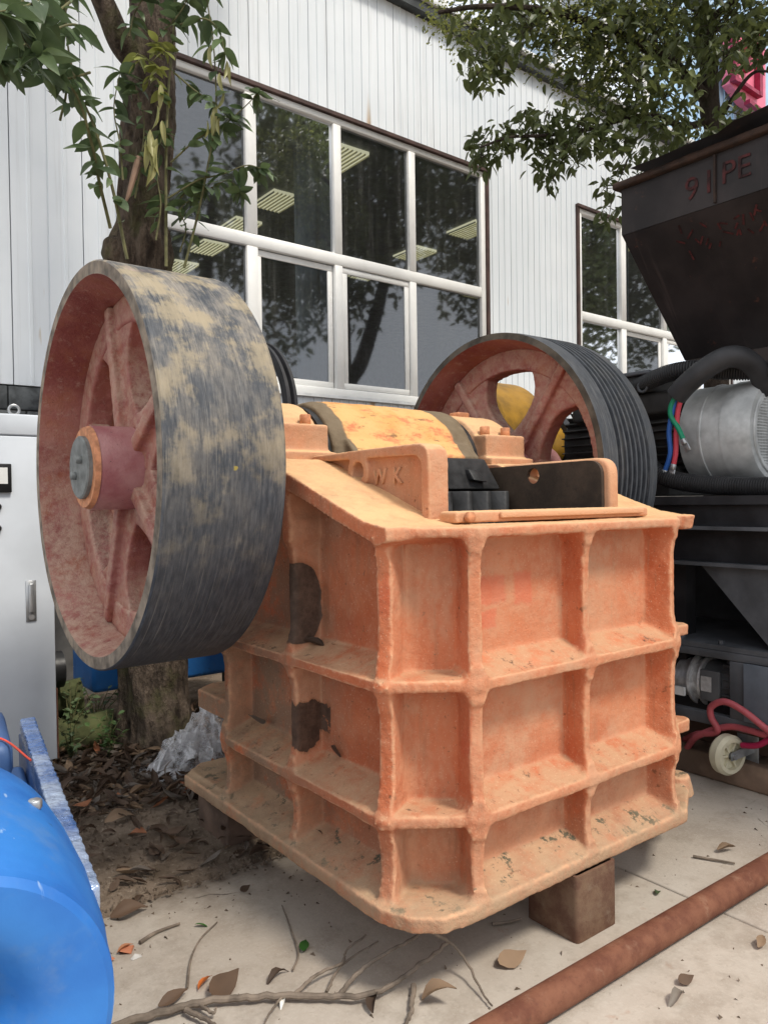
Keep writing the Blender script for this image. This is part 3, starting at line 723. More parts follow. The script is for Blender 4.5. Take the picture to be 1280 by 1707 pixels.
# bearing housings with caps and bolts
def bearing(x0, x1):
    b = B().lathe([(x0, .27), (x0+.02, .295), (x1-.02, .295), (x1, .27)], (0, YS, ZS), 'x', 48)
    b.box(x0+.01, x1-.01, .845, .99, 1.655, 1.815); b.box(x0+.01, x1-.01, 1.37, 1.52, 1.655, 1.815)
    b.box(x0, x1, .80, 1.56, 1.645, 1.70)
    h = link('bearing_housing', cast(b, .008, 3, .0015, 50), PLATE, jc)
    for y in (.915, 1.445):
        for x in (x0+.07, x1-.08):
            hexbolt((x, y, 1.815), 'z', .026, .045, BOLT, h)
    B().box(x0+.08, x0+.16, YS-.05, YS+.02, ZS+.285, ZS+.315).obj('grease_pad', BOLT, h, bevel=.006)
    return h
bearing(.03, .385); bearing(1.275, 1.57)
B().lathe([(-.40, .085), (2.02, .085)], (0, YS, ZS), 'x', 32).obj('shaft', STEELGREY, jc, True)
# black discs standing in for the shade in the gap between housing and barrel
for x0, x1 in ((.388, .418), (1.243, 1.272)): B().lathe([(x0, .285), (x1, .285)], (0, YS, ZS), 'x', 48).obj('gap_shade_disc', BLACKSTEEL, jc, True)

def wheel(x_out, x_in, phase, grooved, hubx, label):
    """rim open on the x_out side seen first; web and spokes inside. x_out/x_in are the two rim planes"""
    C0 = (0, YS, ZS); a, c = min(x_out, x_in), max(x_out, x_in); R = RW; th = .038 if grooved else .05
    if grooved:
        outer = [(a, R-.004), (a+.05, R)]; n = 7; gx0 = a+.10; w = (c-.06-gx0)/n
        outer.append((gx0-.004, R))
        for i in range(n):
            g0 = gx0 + i*w; outer += [(g0+w*.16, R), (g0+w*.38, R-.034), (g0+w*.62, R-.034), (g0+w*.84, R)]
        outer += [(c-.05, R), (c, R-.004)]
    else: outer = [(a, R-.006), (a+.006, R), (c-.006, R), (c, R-.006)]
    mid = (a+c)/2
    inner = [(c, R-th), (mid+.06, R-th-.035), (mid-.06, R-th-.035), (a, R-th)]
    rim = B().lathe(outer + inner, C0, 'x', 128, close=True)
    me = rim.mesh(); fw_ = link('flywheel' if not grooved else 'grooved_pulley', me, GROOVE if grooved else TREAD, jc, True); sharp(me, 25)
    me.materials.append(MAROON); me.materials.append(RIMDARK if grooved else RIMEDGE)
    for p in me.polygons:
        n_ = p.normal; cc = p.center + ROOTLOC[fw_.name]; rad = Vector((0, cc.y-YS, cc.z-ZS)); rr = rad.length
        if abs(n_.x) > .9 and min(abs(cc.x-a), abs(cc.x-c)) < .012: p.material_index = 2
        elif n_.dot(rad.normalized()) < -.5: p.material_index = 1
    fw_['label'] = label
    # web: ring, spokes, hub
    def ring(r0, r1, x0, x1): return B().lathe([(x0, r0), (x0, r1), (x1, r1), (x1, r0)], C0, 'x', 96, close=True)
    link('web_ring', cast(ring(R-th-.15, R-th-.03, mid-.055, mid+.055), .010, 3, .002, 40), MAROON, fw_)
    ns = 5
    for k in range(ns):
        an = phase + 2*pi*k/ns; L, Rt = [], []
        r0, r1 = .13, R-th-.10
        for i in range(17):
            u = i/16; r_ = r0 + (r1-r0)*u; w = .092 + .16*abs(2*u-1)**2.4*(.45 if u < .5 else 1.5)
            L.append((r_, w)); Rt.append((r_, -w))
        poly = L + Rt[::-1]
        er = Vector((0, sin(an), cos(an))); et = Vector((0, cos(an), -sin(an))); ctr = Vector((0, YS, ZS))
        b = B(); n = len(poly)
        for x in (mid-.048, mid+.048): b.v += [tuple(ctr + er*q[0] + et*q[1] + Vector((x, 0, 0))) for q in poly]
        m = 17
        for i in range(m-1):
            b.f += [(i, i+1, n-2-i, n-1-i), (n+i, n+n-1-i, n+n-2-i, n+i+1)]
        b.f += [(i, (i+1) % n, n+(i+1) % n, n+i) for i in range(n)]
        for sgn_ in (-1, 1):       # proud central rib of the spoke
            x0 = mid+sgn_*.035
            b.hexa([ctr+er*.12+et*q+Vector((x, 0, 0)) for q, x in ((-.035, x0), (.035, x0), (.030, x0+sgn_*.05), (-.030, x0+sgn_*.05))],
                   [ctr+er*(R-th-.04)+et*q+Vector((x, 0, 0)) for q, x in ((-.028, x0), (.028, x0), (.024, x0+sgn_*.045), (-.024, x0+sgn_*.045))])
        me = cast(b, .0085, 4, .002, 40)
        link('spoke', me, MAROON, fw_)
    h0, h1 = hubx
    hb = B().lathe([(h0, .10), (h0, .150), (h0+.012, .158), (h1-.01, .165), (h1, .155), (h1, .10)], C0, 'x', 64, close=True)
    hb.obj('hub', HUBM, fw_, True)
    return fw_
fl = wheel(-.505, -.082, radians(14), False, (-.50, -.10), 'plain flywheel with dark scuffed tread at the left end of the shaft')
b = B().lathe([(-.516, .105), (-.516, .150), (-.498, .157), (-.498, .105)], (0, YS, ZS), 'x', 48, close=True); b.obj('hub_ring', BOLT, fl, True)
B().lathe([(-.535, .112), (-.53, .118), (-.5, .118)], (0, YS, ZS), 'x', 48).obj('end_plate', STEELGREY, fl, True)
for y, z in ((YS-.035, ZS+.028), (YS+.035, ZS-.03)): hexbolt((-.533, y, z), 'x', .017, -.02, STEELGREY, fl)
wheel(1.62, 2.05, radians(-36+180*0), True, (1.60, 2.06), 'grooved belt pulley at the right end of the shaft')

def spline(pts, n=10):
    P = [Vector(p) for p in pts]; P = [P[0]*2-P[1]] + P + [P[-1]*2-P[-2]]; o_ = []
    for i in range(1, len(P)-2):
        for k in range(n):
            t = k/n; a, b, c, d = P[i-1:i+3]
            o_.append(.5*((2*b)+(c-a)*t+(2*a-5*b+4*c-d)*t*t+(3*b-a-3*c+d)*t**3))
    return o_ + [P[-2]]
# ================================================================== SUPPORTS, PIPE
def boxtube(x0, x1, y0, y1, z0, z1, t):
    b = B()
    o = rounded([(x0, y0), (x1, y0), (x1, y1), (x0, y1)], [.018]*4, 3); i_ = rounded([(x0+t, y0+t), (x1-t, y0+t), (x1-t, y1-t), (x0+t, y1-t)], [.010]*4, 3)
    n = len(o)
    b.v = [(p[0], p[1], z0) for p in o] + [(p[0], p[1], z1+.02*(p[1]-y0)) for p in o] + [(p[0], p[1], z0) for p in i_] + [(p[0], p[1], z1+.02*(p[1]-y0)) for p in i_]
    for k in range(n):
        j = (k+1) % n
        b.f += [(k, j, n+j, n+k), (2*n+j, 2*n+k, 3*n+k, 3*n+j), (n+k, n+j, 3*n+j, 3*n+k), (j, k, 2*n+k, 2*n+j)]
    return b
o = boxtube(.672, .888, -.165, .06, .001, .226, .011).obj('support_block', RUSTBOX, None, True)
tag(o, 'short rusty square steel tube standing under the front of the crusher', 'support block')
DARKWOOD = plain('old_timber', (.13, .085, .062), .85, 0, .4, 6, .5, 40)
o = B().box(.06, .40, 1.20, 1.50, .001, .232).obj('support_block', DARKWOOD, None, bevel=.01)
tag(o, 'dark timber block under the rear left foot of the crusher', 'support block')
p0 = onZ(848, 1706, .046); p1 = onZ(1280, 1447, .046); p0, p1 = p0 - (p1-p0)*.6, p1 + (p1-p0)*.9
T = (p1-p0).normalized(); b = B(); n = 40; L = (p1-p0).length
ax = [p0 + T*(L*i/8) for i in range(9)]
vo = B().tube(ax, .0455, n, False); vi = B().tube(ax, .040, n, False); m = len(vo.v)
b.v = vo.v + vi.v; b.f = vo.f + [tuple(m+i for i in f[::-1]) for f in vi.f]
for k in range(n):
    j = (k+1) % n; b.f += [(k, m+k, m+j, j), (m-n+j, 2*m-n+j, 2*m-n+k, m-n+k)]
o = b.obj('steel_pipe', RUST, None, True); tag(o, 'long rusty steel pipe lying on the concrete in front of the crusher', 'pipe')

# ================================================================== CONTROL CABINET
CAB = plain('light_grey_cabinet', (.62, .66, .71), .4, 0, .06, 3, .05); CABRUST = rust_mat('cabinet_rust', (.10, .045, .03), (.16, .07, .04))
CHROME = plain('zinc_handle', (.42, .43, .44), .35, .7, .1); BLK = plain('black_plastic', (.015, .015, .016), .4); WHT = plain('white_dial', (.75, .75, .73), .4, 0, .05)
cb = thing('control_cabinet', 'tall light grey electrical control cabinet at the left edge', 'cabinet', (-.75, 2.58, 0))
cx0, cx1, cy = -1.45, -.262, 2.59
B().box(cx0, cx1, cy+.022, cy+.55, .11, 1.985).obj('body', CAB, cb, bevel=.008)
B().box(cx0+.02, cx1-.02, cy+.05, cy+.53, .0, .108).obj('plinth', CAB, cb)
B().box(cx0+.008, cx1-.006, cy, cy+.02, .115, 1.865).obj('door', CAB, cb, bevel=.006)
B().box(cx0+.008, cx1-.006, cy, cy+.02, 1.872, 1.98).obj('top_panel', CAB, cb, bevel=.006)
B().box(cx1-.0055, cx1+.0015, cy+.001, cy+.021, .12, .50).obj('rusty_edge', CABRUST, cb)
hp = onY(52, 1002, cy-.005)
hd = B().box(hp.x-.026, hp.x+.026, cy-.006, cy-.001, hp.z-.11, hp.z+.11).obj('handle', CHROME, cb, bevel=.002, seg=1)
B().box(hp.x-.013, hp.x+.013, cy-.022, cy-.007, hp.z-.062, hp.z+.095).obj('lever', CHROME, hd, bevel=.006)
B().lathe([(cy-.012, .015), (cy-.007, .015)], (hp.x, 0, hp.z-.086), 'y', 16).obj('key_barrel', CHROME, hd)
mt = onY(-8, 797, cy)
mf = B().box(mt.x-.07, mt.x+.075, cy-.02, cy-.001, mt.z-.075, mt.z+.075).obj('meter', BLK, cb, bevel=.004)
B().box(mt.x-.05, mt.x+.055, cy-.024, cy-.021, mt.z-.03, mt.z+.055).obj('dial', WHT, mf)
for py in (845, 881):
    q = onY(-4, py, cy); B().lathe([(cy-.03, .013), (cy-.001, .02)], (q.x, 0, q.z), 'y', 16).obj('push_button', BLK, cb)
lr = onZ(48, 693, 1.985)
rg = [Vector((cx1-.17+.026*cos(a), cy+.09, 1.985+.028+.026*sin(a))) for a in [i*2*pi/16 for i in range(17)]]
B().tube(rg, .007, 8, False).obj('lifting_eye', CHROME, cb, True)

# ================================================================== BLUE MOTOR at the near left corner
def blue_mat(name, a=(.018, .135, .46), b_=(.03, .19, .56)):
    k = N(name); c = k.mix(k.step(k.noise(4, 4), .35, .65), a, b_)
    sc = k.math('MAXIMUM', k.step(k.noise(1, 3, .5, vec=k.vmul(k.pos, (34, 14, 4)), off=5), .70, .73), k.step(k.noise(1, 3, .5, vec=k.vmul(k.pos, (5, 9, 40)), off=8), .72, .75))
    c = k.mix(k.math('MULTIPLY', sc, .55), c, (.42, .55, .70))
    c = k.mix(k.math('MULTIPLY', k.step(k.noise(5, 6, .75, off=33), .5, .75), .35), c, (.16, .25, .38))
    c = k.mix(k.math('MULTIPLY', k.step(k.noise(17, 5, .7, off=9), .66, .72), .6), c, (.03, .07, .16))
    return k.done(c, k.math('ADD', .36, k.math('MULTIPLY', k.noise(9, 5, .7, off=2), .3)), 0, k.bump(k.noise(22, 5), .12, .01), .5)
BLUE = blue_mat('blue_enamel'); BLUED = blue_mat('dark_blue_enamel', (.02, .07, .22), (.035, .10, .28))
bm_ = thing('blue_motor', 'bright blue rounded motor housing in the near left corner', 'motor', (-1.2, -.1, 0))
c0 = (-1.215, 0, .63)
b = B().lathe([(-.33, .05), (-.33, .10), (-.36, .125), (-.40, .15), (-.420, .18), (-.428, .225), (-.428, .262), (-.418, .276), (-.40, .281), (-.396, .278), (-.39, .281), (-.30, .302), (-.16, .322), (.0, .335), (.10, .338), (.12, .33)], c0, 'y', 72)
b.obj('end_bell', BLUE, bm_, True)
b = B().lathe([(-.36, .03), (-.36, .066), (-.305, .075)], c0, 'y', 32); b.obj('shaft_end', STEELGREY, bm_, True)
b = B().lathe([(.121, .285), (.70, .285)], c0, 'y', 72); b.obj('stator', BLUED, bm_, True)
for k in range(26):
    a = 2*pi*k/26; er = Vector((cos(a), 0, sin(a))); p = Vector((c0[0], 0, c0[2])) + er*.295
    B().bar(p+Vector((0, .13, 0)), p+Vector((0, .68, 0)), .008, .03, er).obj('cooling_fin', BLUED, bm_)
for y in (-.2, .45): B().box(c0[0]-.26, c0[0]+.26, y-.05, y+.05, 0, .34).obj('foot', BLUED, bm_, bevel=.01)
lug = Vector((c0[0]+.225, -.08, c0[2]+.235)); hexbolt(lug+Vector((0, 0, -.004)), 'z', .016, .02, CHROME, bm_)
# plastic-wrapped blue plate leaning behind the motor
def wrap_mat():
    k = N('plastic_wrap'); c = k.mix(k.step(k.noise(5, 4, .6), .38, .66), (.06, .14, .36), (.34, .42, .56))
    c = k.mix(k.step(k.noise(6, 3, off=4), .68, .70), c, (.55, .09, .05))
    return k.done(c, .14, .25, k.bump(k.noise(24, 4, .6), .7, .02), .9)
WRAP = wrap_mat(); WRAP2 = blue_mat('film_covered_blue', (.015, .06, .20), (.05, .11, .26))
bp = thing('blue_guard', 'blue sheet steel guard with shiny plastic wrapped edge behind the blue motor', 'machine guard', (-.9, .8, 0))
G0 = Vector((-.735, 1.14, .715)); G1 = Vector((-.935, -.25, .715)); GD = (G1-G0).normalized(); GN = Vector((GD.y, -GD.x, 0))   # GN points away to the left
if GN.x > 0: GN = -GN
b = B()
for i in range(9):
    p = G0.lerp(G1, i/9); q = G0.lerp(G1, (i+1)/9); b.bar(p, q, .05, .055)
link('wrapped_edge', cast(b, .007, 2, .001, 34, .002, 12), WRAP, bp)
def gquad(u0, u1, w0, w1, z0, z1):
    P_ = [G0 + GD*u + GN*w for u, w in ((u0, w0), (u1, w0), (u1, w1), (u0, w1))]
    return B().hexa([Vector((p.x, p.y, z0)) for p in P_], [Vector((p.x, p.y, z1)) for p in P_])
gquad(-.02, 1.2, .0, .028, .02, .685).obj('guard_panel', BLUED, bp, bevel=.006)
gquad(.25, 1.2, .03, .20, .02, .655).obj('guard_step', BLUED, bp, bevel=.02)
gquad(-.05, .42, .07, .34, .66, .775).obj('guard_hood', WRAP2, bp, bevel=.03)
B().tube(spline([G0+GD*.30+GN*.20+Vector((0, 0, .07)), G0+GD*.38+GN*.10+Vector((0, 0, .068)), G0+GD*.52+GN*.03+Vector((0, 0, .03))], 8), .0035, 8).obj('red_cord', plain('red_cord', (.55, .07, .04), .5), bp, True)
# ================================================================== MOBILE PLANT at the right
BLACKP = plain('black_frame_paint', (.022, .022, .025), .5, 0, .4, 6, .2); GREYP = plain('grey_frame_paint', (.085, .09, .10), .55, 0, .3, 5, .2)
def hopper_mat():
    k = N('dark_hopper_paint'); c = k.mix(k.step(k.noise(2.5, 5, .6), .35, .65), (.015, .012, .0125), (.032, .025, .025))
    c = k.mix(k.math('MULTIPLY', k.step(k.noise(8, 6, .7, off=5), .62, .72), .6), c, (.12, .045, .03))
    st = k.noise(1, 4, .6, vec=k.vmul(k.pos, (1, 14, 1)), off=2)
    c = k.mix(k.math('MULTIPLY', k.step(st, .58, .75), .35), c, (.11, .08, .075))
    return k.done(c, .55, 0, k.bump(k.noise(25, 5), .15, .005), .35)
HOP = hopper_mat(); HOPRUST = rust_mat('hopper_rim_rust', (.030, .022, .019), (.06, .036, .027), (.11, .065, .045))
REDP = plain('faded_red_paint', (.05, .010, .010), .7, 0, .8, 22)
hp_ = thing('feed_hopper', 'big dark steel feed hopper with rusty rim at upper right', 'hopper', (3.4, -.6, 2.2))
hx0, hx1, hy0, hy1 = 2.42, 4.6, -2.3, .865; zb, zt = 3.0, 3.26; ox0, ox1, oy0, oy1, oz = 2.95, 3.9, -1.5, .80, 2.33
def frust(b, lo, hi, t):
    (a0, a1, b0, b1, z0), (c0_, c1_, d0, d1, z1) = lo, hi
    L = [(a0, b0, z0), (a1, b0, z0), (a1, b1, z0), (a0, b1, z0)]; H_ = [(c0_, d0, z1), (c1_, d0, z1), (c1_, d1, z1), (c0_, d1, z1)]
    Li = [(a0+t, b0+t, z0), (a1-t, b0+t, z0), (a1-t, b1-t, z0), (a0+t, b1-t, z0)]; Hi = [(c0_+t, d0+t, z1), (c1_-t, d0+t, z1), (c1_-t, d1-t, z1), (c0_+t, d1-t, z1)]
    n = 4; v = L+H_+Li+Hi; f = []
    for k in range(4):
        j = (k+1) % 4; f += [(k, j, 4+j, 4+k), (8+j, 8+k, 12+k, 12+j), (4+k, 4+j, 12+j, 12+k), (j, k, 8+k, 8+j)]
    return b.add(v, f)
frust(B(), (ox0, ox1, oy0, oy1, oz), (hx0, hx1, hy0, hy1, zb), .012).obj('cone', HOP, hp_)
frust(B(), (hx0-.002, hx1+.002, hy0-.002, hy1+.002, zb+.002), (hx0-.002, hx1+.002, hy0-.002, hy1+.002, zt), .012).obj('rim_band', HOP, hp_)
b = B(); b.box(hx0-.04, hx0+.02, hy0-.04, hy1+.04, zt+.002, zt+.040); b.box(hx1-.02, hx1+.04, hy0-.04, hy1+.04, zt+.002, zt+.040)
b.box(hx0+.021, hx1-.021, hy1-.02, hy1+.04, zt+.002, zt+.040); b.box(hx0+.021, hx1-.021, hy0-.04, hy0+.02, zt+.002, zt+.040)
link('rim_flange', cast(b, .011, 1, .002, 14, .005, 3), HOPRUST, hp_)
# loose bent sheet lying along the rim
b = B()
for i in range(25):
    y = hy1-.12 - i*.085; z = zt+.06 + .035*mnoise.noise(Vector((y*2.2, 0, 2))) + (.03 if 6 < i < 14 else 0)
    b.v += [(hx0-.10, y, z), (hx0+.35, y, z+.05)]
b.f = [(2*i, 2*i+1, 2*i+3, 2*i+2) for i in range(24)]
o_ = b.obj('loose_sheet', HOP, hp_, True)
for y in (.30, -.25, -.85, -1.5): B().box(hx0-.016, hx0-.004, y-.006, y+.006, zb+.01, zt-.005).obj('stiffener', HOPRUST, hp_)
# painted red marks on the rim band and cone (letters as painted by hand)
def on_band(txt, y, z, size):
    me = text_mesh(txt, size, .0005); me.transform(Matrix(((0, 0, -1, hx0-.0075), (-1, 0, 0, y), (0, 1, 0, z), (0, 0, 0, 1)))); link('painted_mark', me, REDP, hp_)
on_band('9', .43, 3.12, .17); on_band('1', .335, 3.125, .17); on_band('PE', .19, 3.14, .16); on_band('B', -.02, 3.14, .2)
cn = Vector((ox0-hx0, 0, oz-zb)).normalized()     # down the cone face
nn = Vector((-(zb-oz), 0, -(ox0-hx0))).normalized()
for i in range(11):
    y = .52 - i*.062 - rnd.random()*.01
    for k in range(3):
        q = Vector((hx0, y+rnd.uniform(-.02, .02), zb)) + cn*(.10+.045*k+rnd.uniform(-.015, .015)) + nn*.004
        d_ = Vector((0, rnd.uniform(-.5, .5), 0)) + cn*rnd.uniform(-1, 1)*(.6)
        B().bar(q, q+d_.normalized()*rnd.uniform(.03, .06), .010, .0015, nn).obj('painted_mark', REDP, hp_)
# posts carrying the hopper
for x, y in ((2.85, .55), (4.2, .55), (2.85, -1.7), (4.2, -1.7)):
    if x < 3 and y > 0: continue
    B().box(x-.06, x+.06, y-.06, y+.06, 1.40, 2.75).obj('post', BLACKP, hp_)
B().box(3.0, 4.25, .50, .60, 2.30, 2.328).obj('cross_beam', BLACKP, hp_)

pf = thing('steel_platform', 'black steel platform frame under the grey motor at right', 'platform', (3.2, 0, 0))
B().box(2.36, 4.6, -2.2, 1.9, 1.455, 1.50).obj('deck_plate', BLACKP, pf)
B().box(2.40, 2.47, -2.2, 1.9, 1.345, 1.453).obj('side_beam', BLACKP, pf)
B().box(2.34, 2.52, -2.2, 1.9, 1.325, 1.343).obj('beam_flange', GREYP, pf)
B().box(2.44, 2.46, -2.2, 1.9, 1.155, 1.323).obj('skirt_plate', BLACKP, pf)
B().box(2.38, 2.50, -2.2, 1.9, 1.135, 1.153).obj('beam_flange', GREYP, pf)
b = B().prism([(.40, 1.133), (-.6, 1.133), (-.6, .72), (.02, .72)], 'x', 2.43, 2.445); b.obj('gusset', GREYP, pf)
B().box(2.55, 2.62, -2.2, 1.9, .30, .42).obj('lower_rail', BLACKP, pf)
for y in (.62, 1.6, -1.2): B().box(2.56, 2.66, y-.05, y+.05, .42, 1.15).obj('leg', BLACKP, pf)
B().box(2.9, 4.6, -2.2, 1.9, .3, .36).obj('lower_deck', BLACKP, pf)
B().box(3.3, 3.35, -2.2, 1.9, .36, 1.45).obj('back_plate', BLACKP, pf)
B().box(2.40, 3.2, -2.2, 1.9, .70, .725).obj('shelf', GREYP, pf)
for y in (.78, .52, .30): B().lathe([(.726, .016), (.745, .016)], (2.44, y, 0), 'z', 6).obj('bolt', GREYP, pf)
# frame of the small motor bay
b = B(); b.box(2.40, 2.45, -.4, .86, .655, .698); b.box(2.40, 2.45, .16, .235, .36, .653); b.box(2.40, 2.45, -.4, .86, .30, .36)
b.obj('bay_frame', GREYP, pf, bevel=.004)
gb = thing('grey_switch_box', 'blue-grey steel box beside the small motor under the platform', 'switch box', (2.5, -.1, .3))
B().box(2.385, 2.398, -.42, .155, .362, .655).obj('door', plain('blue_grey_paint', (.13, .15, .18), .5, 0, .15), gb, bevel=.003)
B().box(2.452, 2.9, -.42, .150, .362, .654).obj('body', GREYP, gb)
# timbers under the platform
TIMB = plain('weathered_timber', (.20, .135, .095), .85, 0, .35, 5, .6, 30); TIMBD = plain('brown_timber', (.11, .065, .045), .85, 0, .35, 5, .5, 30)
o = B().box(2.43, 2.62, -1.6, 1.3, .001, .135).obj('timber_baulk', TIMB, None, bevel=.012); tag(o, 'long weathered timber baulk on the concrete under the platform', 'timber')
o = B().box(2.64, 2.80, -1.5, 1.2, .001, .26).obj('timber_baulk', TIMBD, None, bevel=.012); tag(o, 'taller dark timber baulk behind the weathered one under the platform', 'timber')
o = B().box(2.47, 2.63, .02, .36, .27, .298).obj('plank_offcut', TIMBD, None, bevel=.006); tag(o, 'short brown plank wedged under the small motor bay', 'plank')
# caster
cw = onX(1212, 1258, 2.36)
ct = thing('caster_wheel', 'cream plastic caster wheel with zinc fork lying against the timber', 'caster', (cw.x, cw.y, cw.z-.075))
NYL = plain('cream_nylon', (.62, .57, .42), .5, 0, .1, 10); ZINC = plain('zinc_plate', (.36, .37, .38), .38, .6, .25, 15)
rw_ = .102
tyre = B().lathe([(cw.y-.036, .070), (cw.y-.036, rw_-.014), (cw.y-.018, rw_), (cw.y+.018, rw_), (cw.y+.036, rw_-.014), (cw.y+.036, .070)], (cw.x, 0, cw.z), 'y', 48, close=True)
R3 = Matrix.Translation(cw) @ Matrix.Rotation(radians(-14), 4, 'Z') @ Matrix.Translation(-cw)
def rot(b): b.v = [tuple(R3 @ Vector(p)) for p in b.v]; return b
wl = rot(tyre).obj('wheel', NYL, ct, True)
rot(B().lathe([(cw.y-.022, .018), (cw.y-.03, .024), (cw.y+.03, .024), (cw.y+.03, .018)], (cw.x, 0, cw.z), 'y', 24, close=True)).obj('hub', NYL, wl, True)
rot(B().lathe([(cw.y-.006, .02), (cw.y-.006, .075), (cw.y+.006, .075), (cw.y+.006, .02)], (cw.x, 0, cw.z), 'y', 32, close=True)).obj('web', NYL, wl, True)
for k in range(6):
    a = k*pi/3; er = Vector((cos(a), 0, sin(a)))
    rot(B().bar(cw+er*.022+Vector((0, -.012, 0)), cw+er*.071+Vector((0, -.012, 0)), .024, .009, Vector((-sin(a), 0, cos(a))))).obj('rib', NYL, wl)
rot(B().lathe([(cw.y-.055, .014), (cw.y+.05, .014)], (cw.x, 0, cw.z), 'y', 16)).obj('axle', ZINC, ct, True)
for sy in (-.042, .040): rot(B().prism([(cw.x-.02, cw.z-.02), (cw.x+.14, cw.z+.0), (cw.x+.14, cw.z+.055), (cw.x-.02, cw.z+.02)], 'y', cw.y+sy-.002, cw.y+sy+.002)).obj('fork_arm', ZINC, ct)
rot(B().box(cw.x+.141, cw.x+.149, cw.y-.065, cw.y+.065, cw.z-.06, cw.z+.10)).obj('top_plate', ZINC, ct, bevel=.002)
# small geared motor in the bay
sm0 = onX(1192, 1135, 2.60)
sm = thing('small_motor', 'small grey geared motor in the bay under the platform', 'motor', (sm0.x, sm0.y, .362))
ALU = plain('cast_aluminium', (.62, .625, .63), .38, .4, .25, 20)
DKG = plain('dark_grey_motor', (.13, .133, .14), .5, 0, .2)
def sl_(px): return onX(px, 1135, 2.60).y
ya, yb, yc, yd = sl_(1240), sl_(1188), sl_(1172), sl_(1140)
z0 = sm0.z
B().lathe([(ya, .108), (yb, .115)], (sm0.x, 0, z0), 'y', 32).obj('stator', DKG, sm, True)
for k in range(18):
    a = 2*pi*k/18; er = Vector((cos(a), 0, sin(a))); p = Vector((sm0.x, 0, z0))+er*.118
    B().bar(p+Vector((0, ya, 0)), p+Vector((0, (ya+yb)/2-.005, 0)), .004, .02, er).obj('cooling_fin', DKG, sm)
B().box(sm0.x-.145, sm0.x-.117, (ya+yb)/2-.03, yb-.008, z0-.08, z0+.085).obj('terminal_box', DKG, sm, bevel=.006)
B().lathe([(yb+.002, .135), (yb+.014, .14), (yb+.016, .12), (yc, .115), (yc+.004, .14), (yc+.018, .14), (yc+.022, .115), (yd, .10)], (sm0.x, 0, z0), 'y', 32).obj('gear_case', ALU, sm, True)
B().box(sm0.x-.16, sm0.x-.142, yc+.02, yc+.075, z0-.075, z0-.03).obj('tag_plate', WHT, sm)
q = (yb+(ya+yb)/2)/2
B().box(sm0.x-.1475, sm0.x-.1455, q-.03, q+.03, z0-.03, z0+.05).obj('rating_plate', ALU, sm)
B().box(sm0.x-.05, sm0.x+.05, ya+.02, yd-.02, .362, z0-.118).obj('base', GREYP, sm)
# pink hoses
HOSE = plain('pink_hose', (.42, .085, .10), .45, 0, .15, 10)
def hose(pts, X, r, mat, name, label, cat):
    pp = [onX(x, y, X if not dx else X+dx[0]) for x, y, *dx in pts]
    o = B().tube(spline(pp, 12), r, 12).obj(name, mat, None, True); return tag(o, label, cat)
hose([(1120, 1300, .3), (1150, 1240, .02), (1175, 1222, -.02), (1215, 1212), (1250, 1218), (1300, 1235)], 2.40, .017, HOSE, 'air_hose', 'pink hose running straight behind the caster wheel', 'hose')
hose([(1130, 1240, .3), (1160, 1225, .05), (1195, 1220), (1185, 1195, -.02), (1186, 1178, -.03), (1208, 1170, -.03), (1240, 1186, -.02), (1275, 1214), (1310, 1240)], 2.36, .017, HOSE, 'air_hose', 'pink hose looping up in front of the small motor', 'hose')
hose([(1236, 1243), (1262, 1243), (1285, 1232), (1310, 1225)], 2.385, .015, plain('crimson_hose', (.33, .015, .06), .4), 'air_hose', 'short crimson hose beside the caster fork', 'hose')

# ---- big grey motor on the deck, axis along Y
mx_, mz_, mr = 2.83, 1.845, .285
em = thing('electric_motor', 'large grey electric motor with round mesh fan cowl on the platform', 'motor', (mx_, .5, 1.50))
COWL = plain('grey_cowl_paint', (.46, .475, .475), .45, .1, .3, 6, .1); FIN = plain('dark_motor_fins', (.035, .034, .033), .55, 0, .3)
B().lathe([(.20, mr-.05), (.205, mr-.02), (.235, mr), (.36, mr+.002), (.362, mr-.004), (.60, mr-.006), (.60, mr-.05)], (mx_, 0, mz_), 'y', 72).obj('fan_cowl', COWL, em, True)
B().lathe([(.470, mr-.003), (.474, mr+.002), (.484, mr+.002), (.488, mr-.003)], (mx_, 0, mz_), 'y', 72, close=True).obj('cowl_seam', COWL, em, True)
B().lathe([(.61, mr-.06), (1.45, mr-.06)], (mx_, 0, mz_), 'y', 48).obj('stator', FIN, em, True)
for k in range(34):
    a = 2*pi*k/34 + .05; er = Vector((cos(a), 0, sin(a)))
    if abs(er.x) > .35 or er.z < 0:
        h = .05; p = Vector((mx_, 0, mz_))+er*(mr-.045)
        B().bar(p+Vector((0, .615, 0)), p+Vector((0, 1.44, 0)), .006, h, er).obj('cooling_fin', FIN, em)
B().box(mx_-.26, mx_+.26, .66, 1.36, mz_+.13, mz_+.262).obj('top_rib_block', FIN, em, bevel=.02)
for y in (.72, 1.30): B().box(mx_-.3, mx_+.3, y-.07, y+.07, 1.502, mz_-.17).obj('foot', FIN, em, bevel=.01)
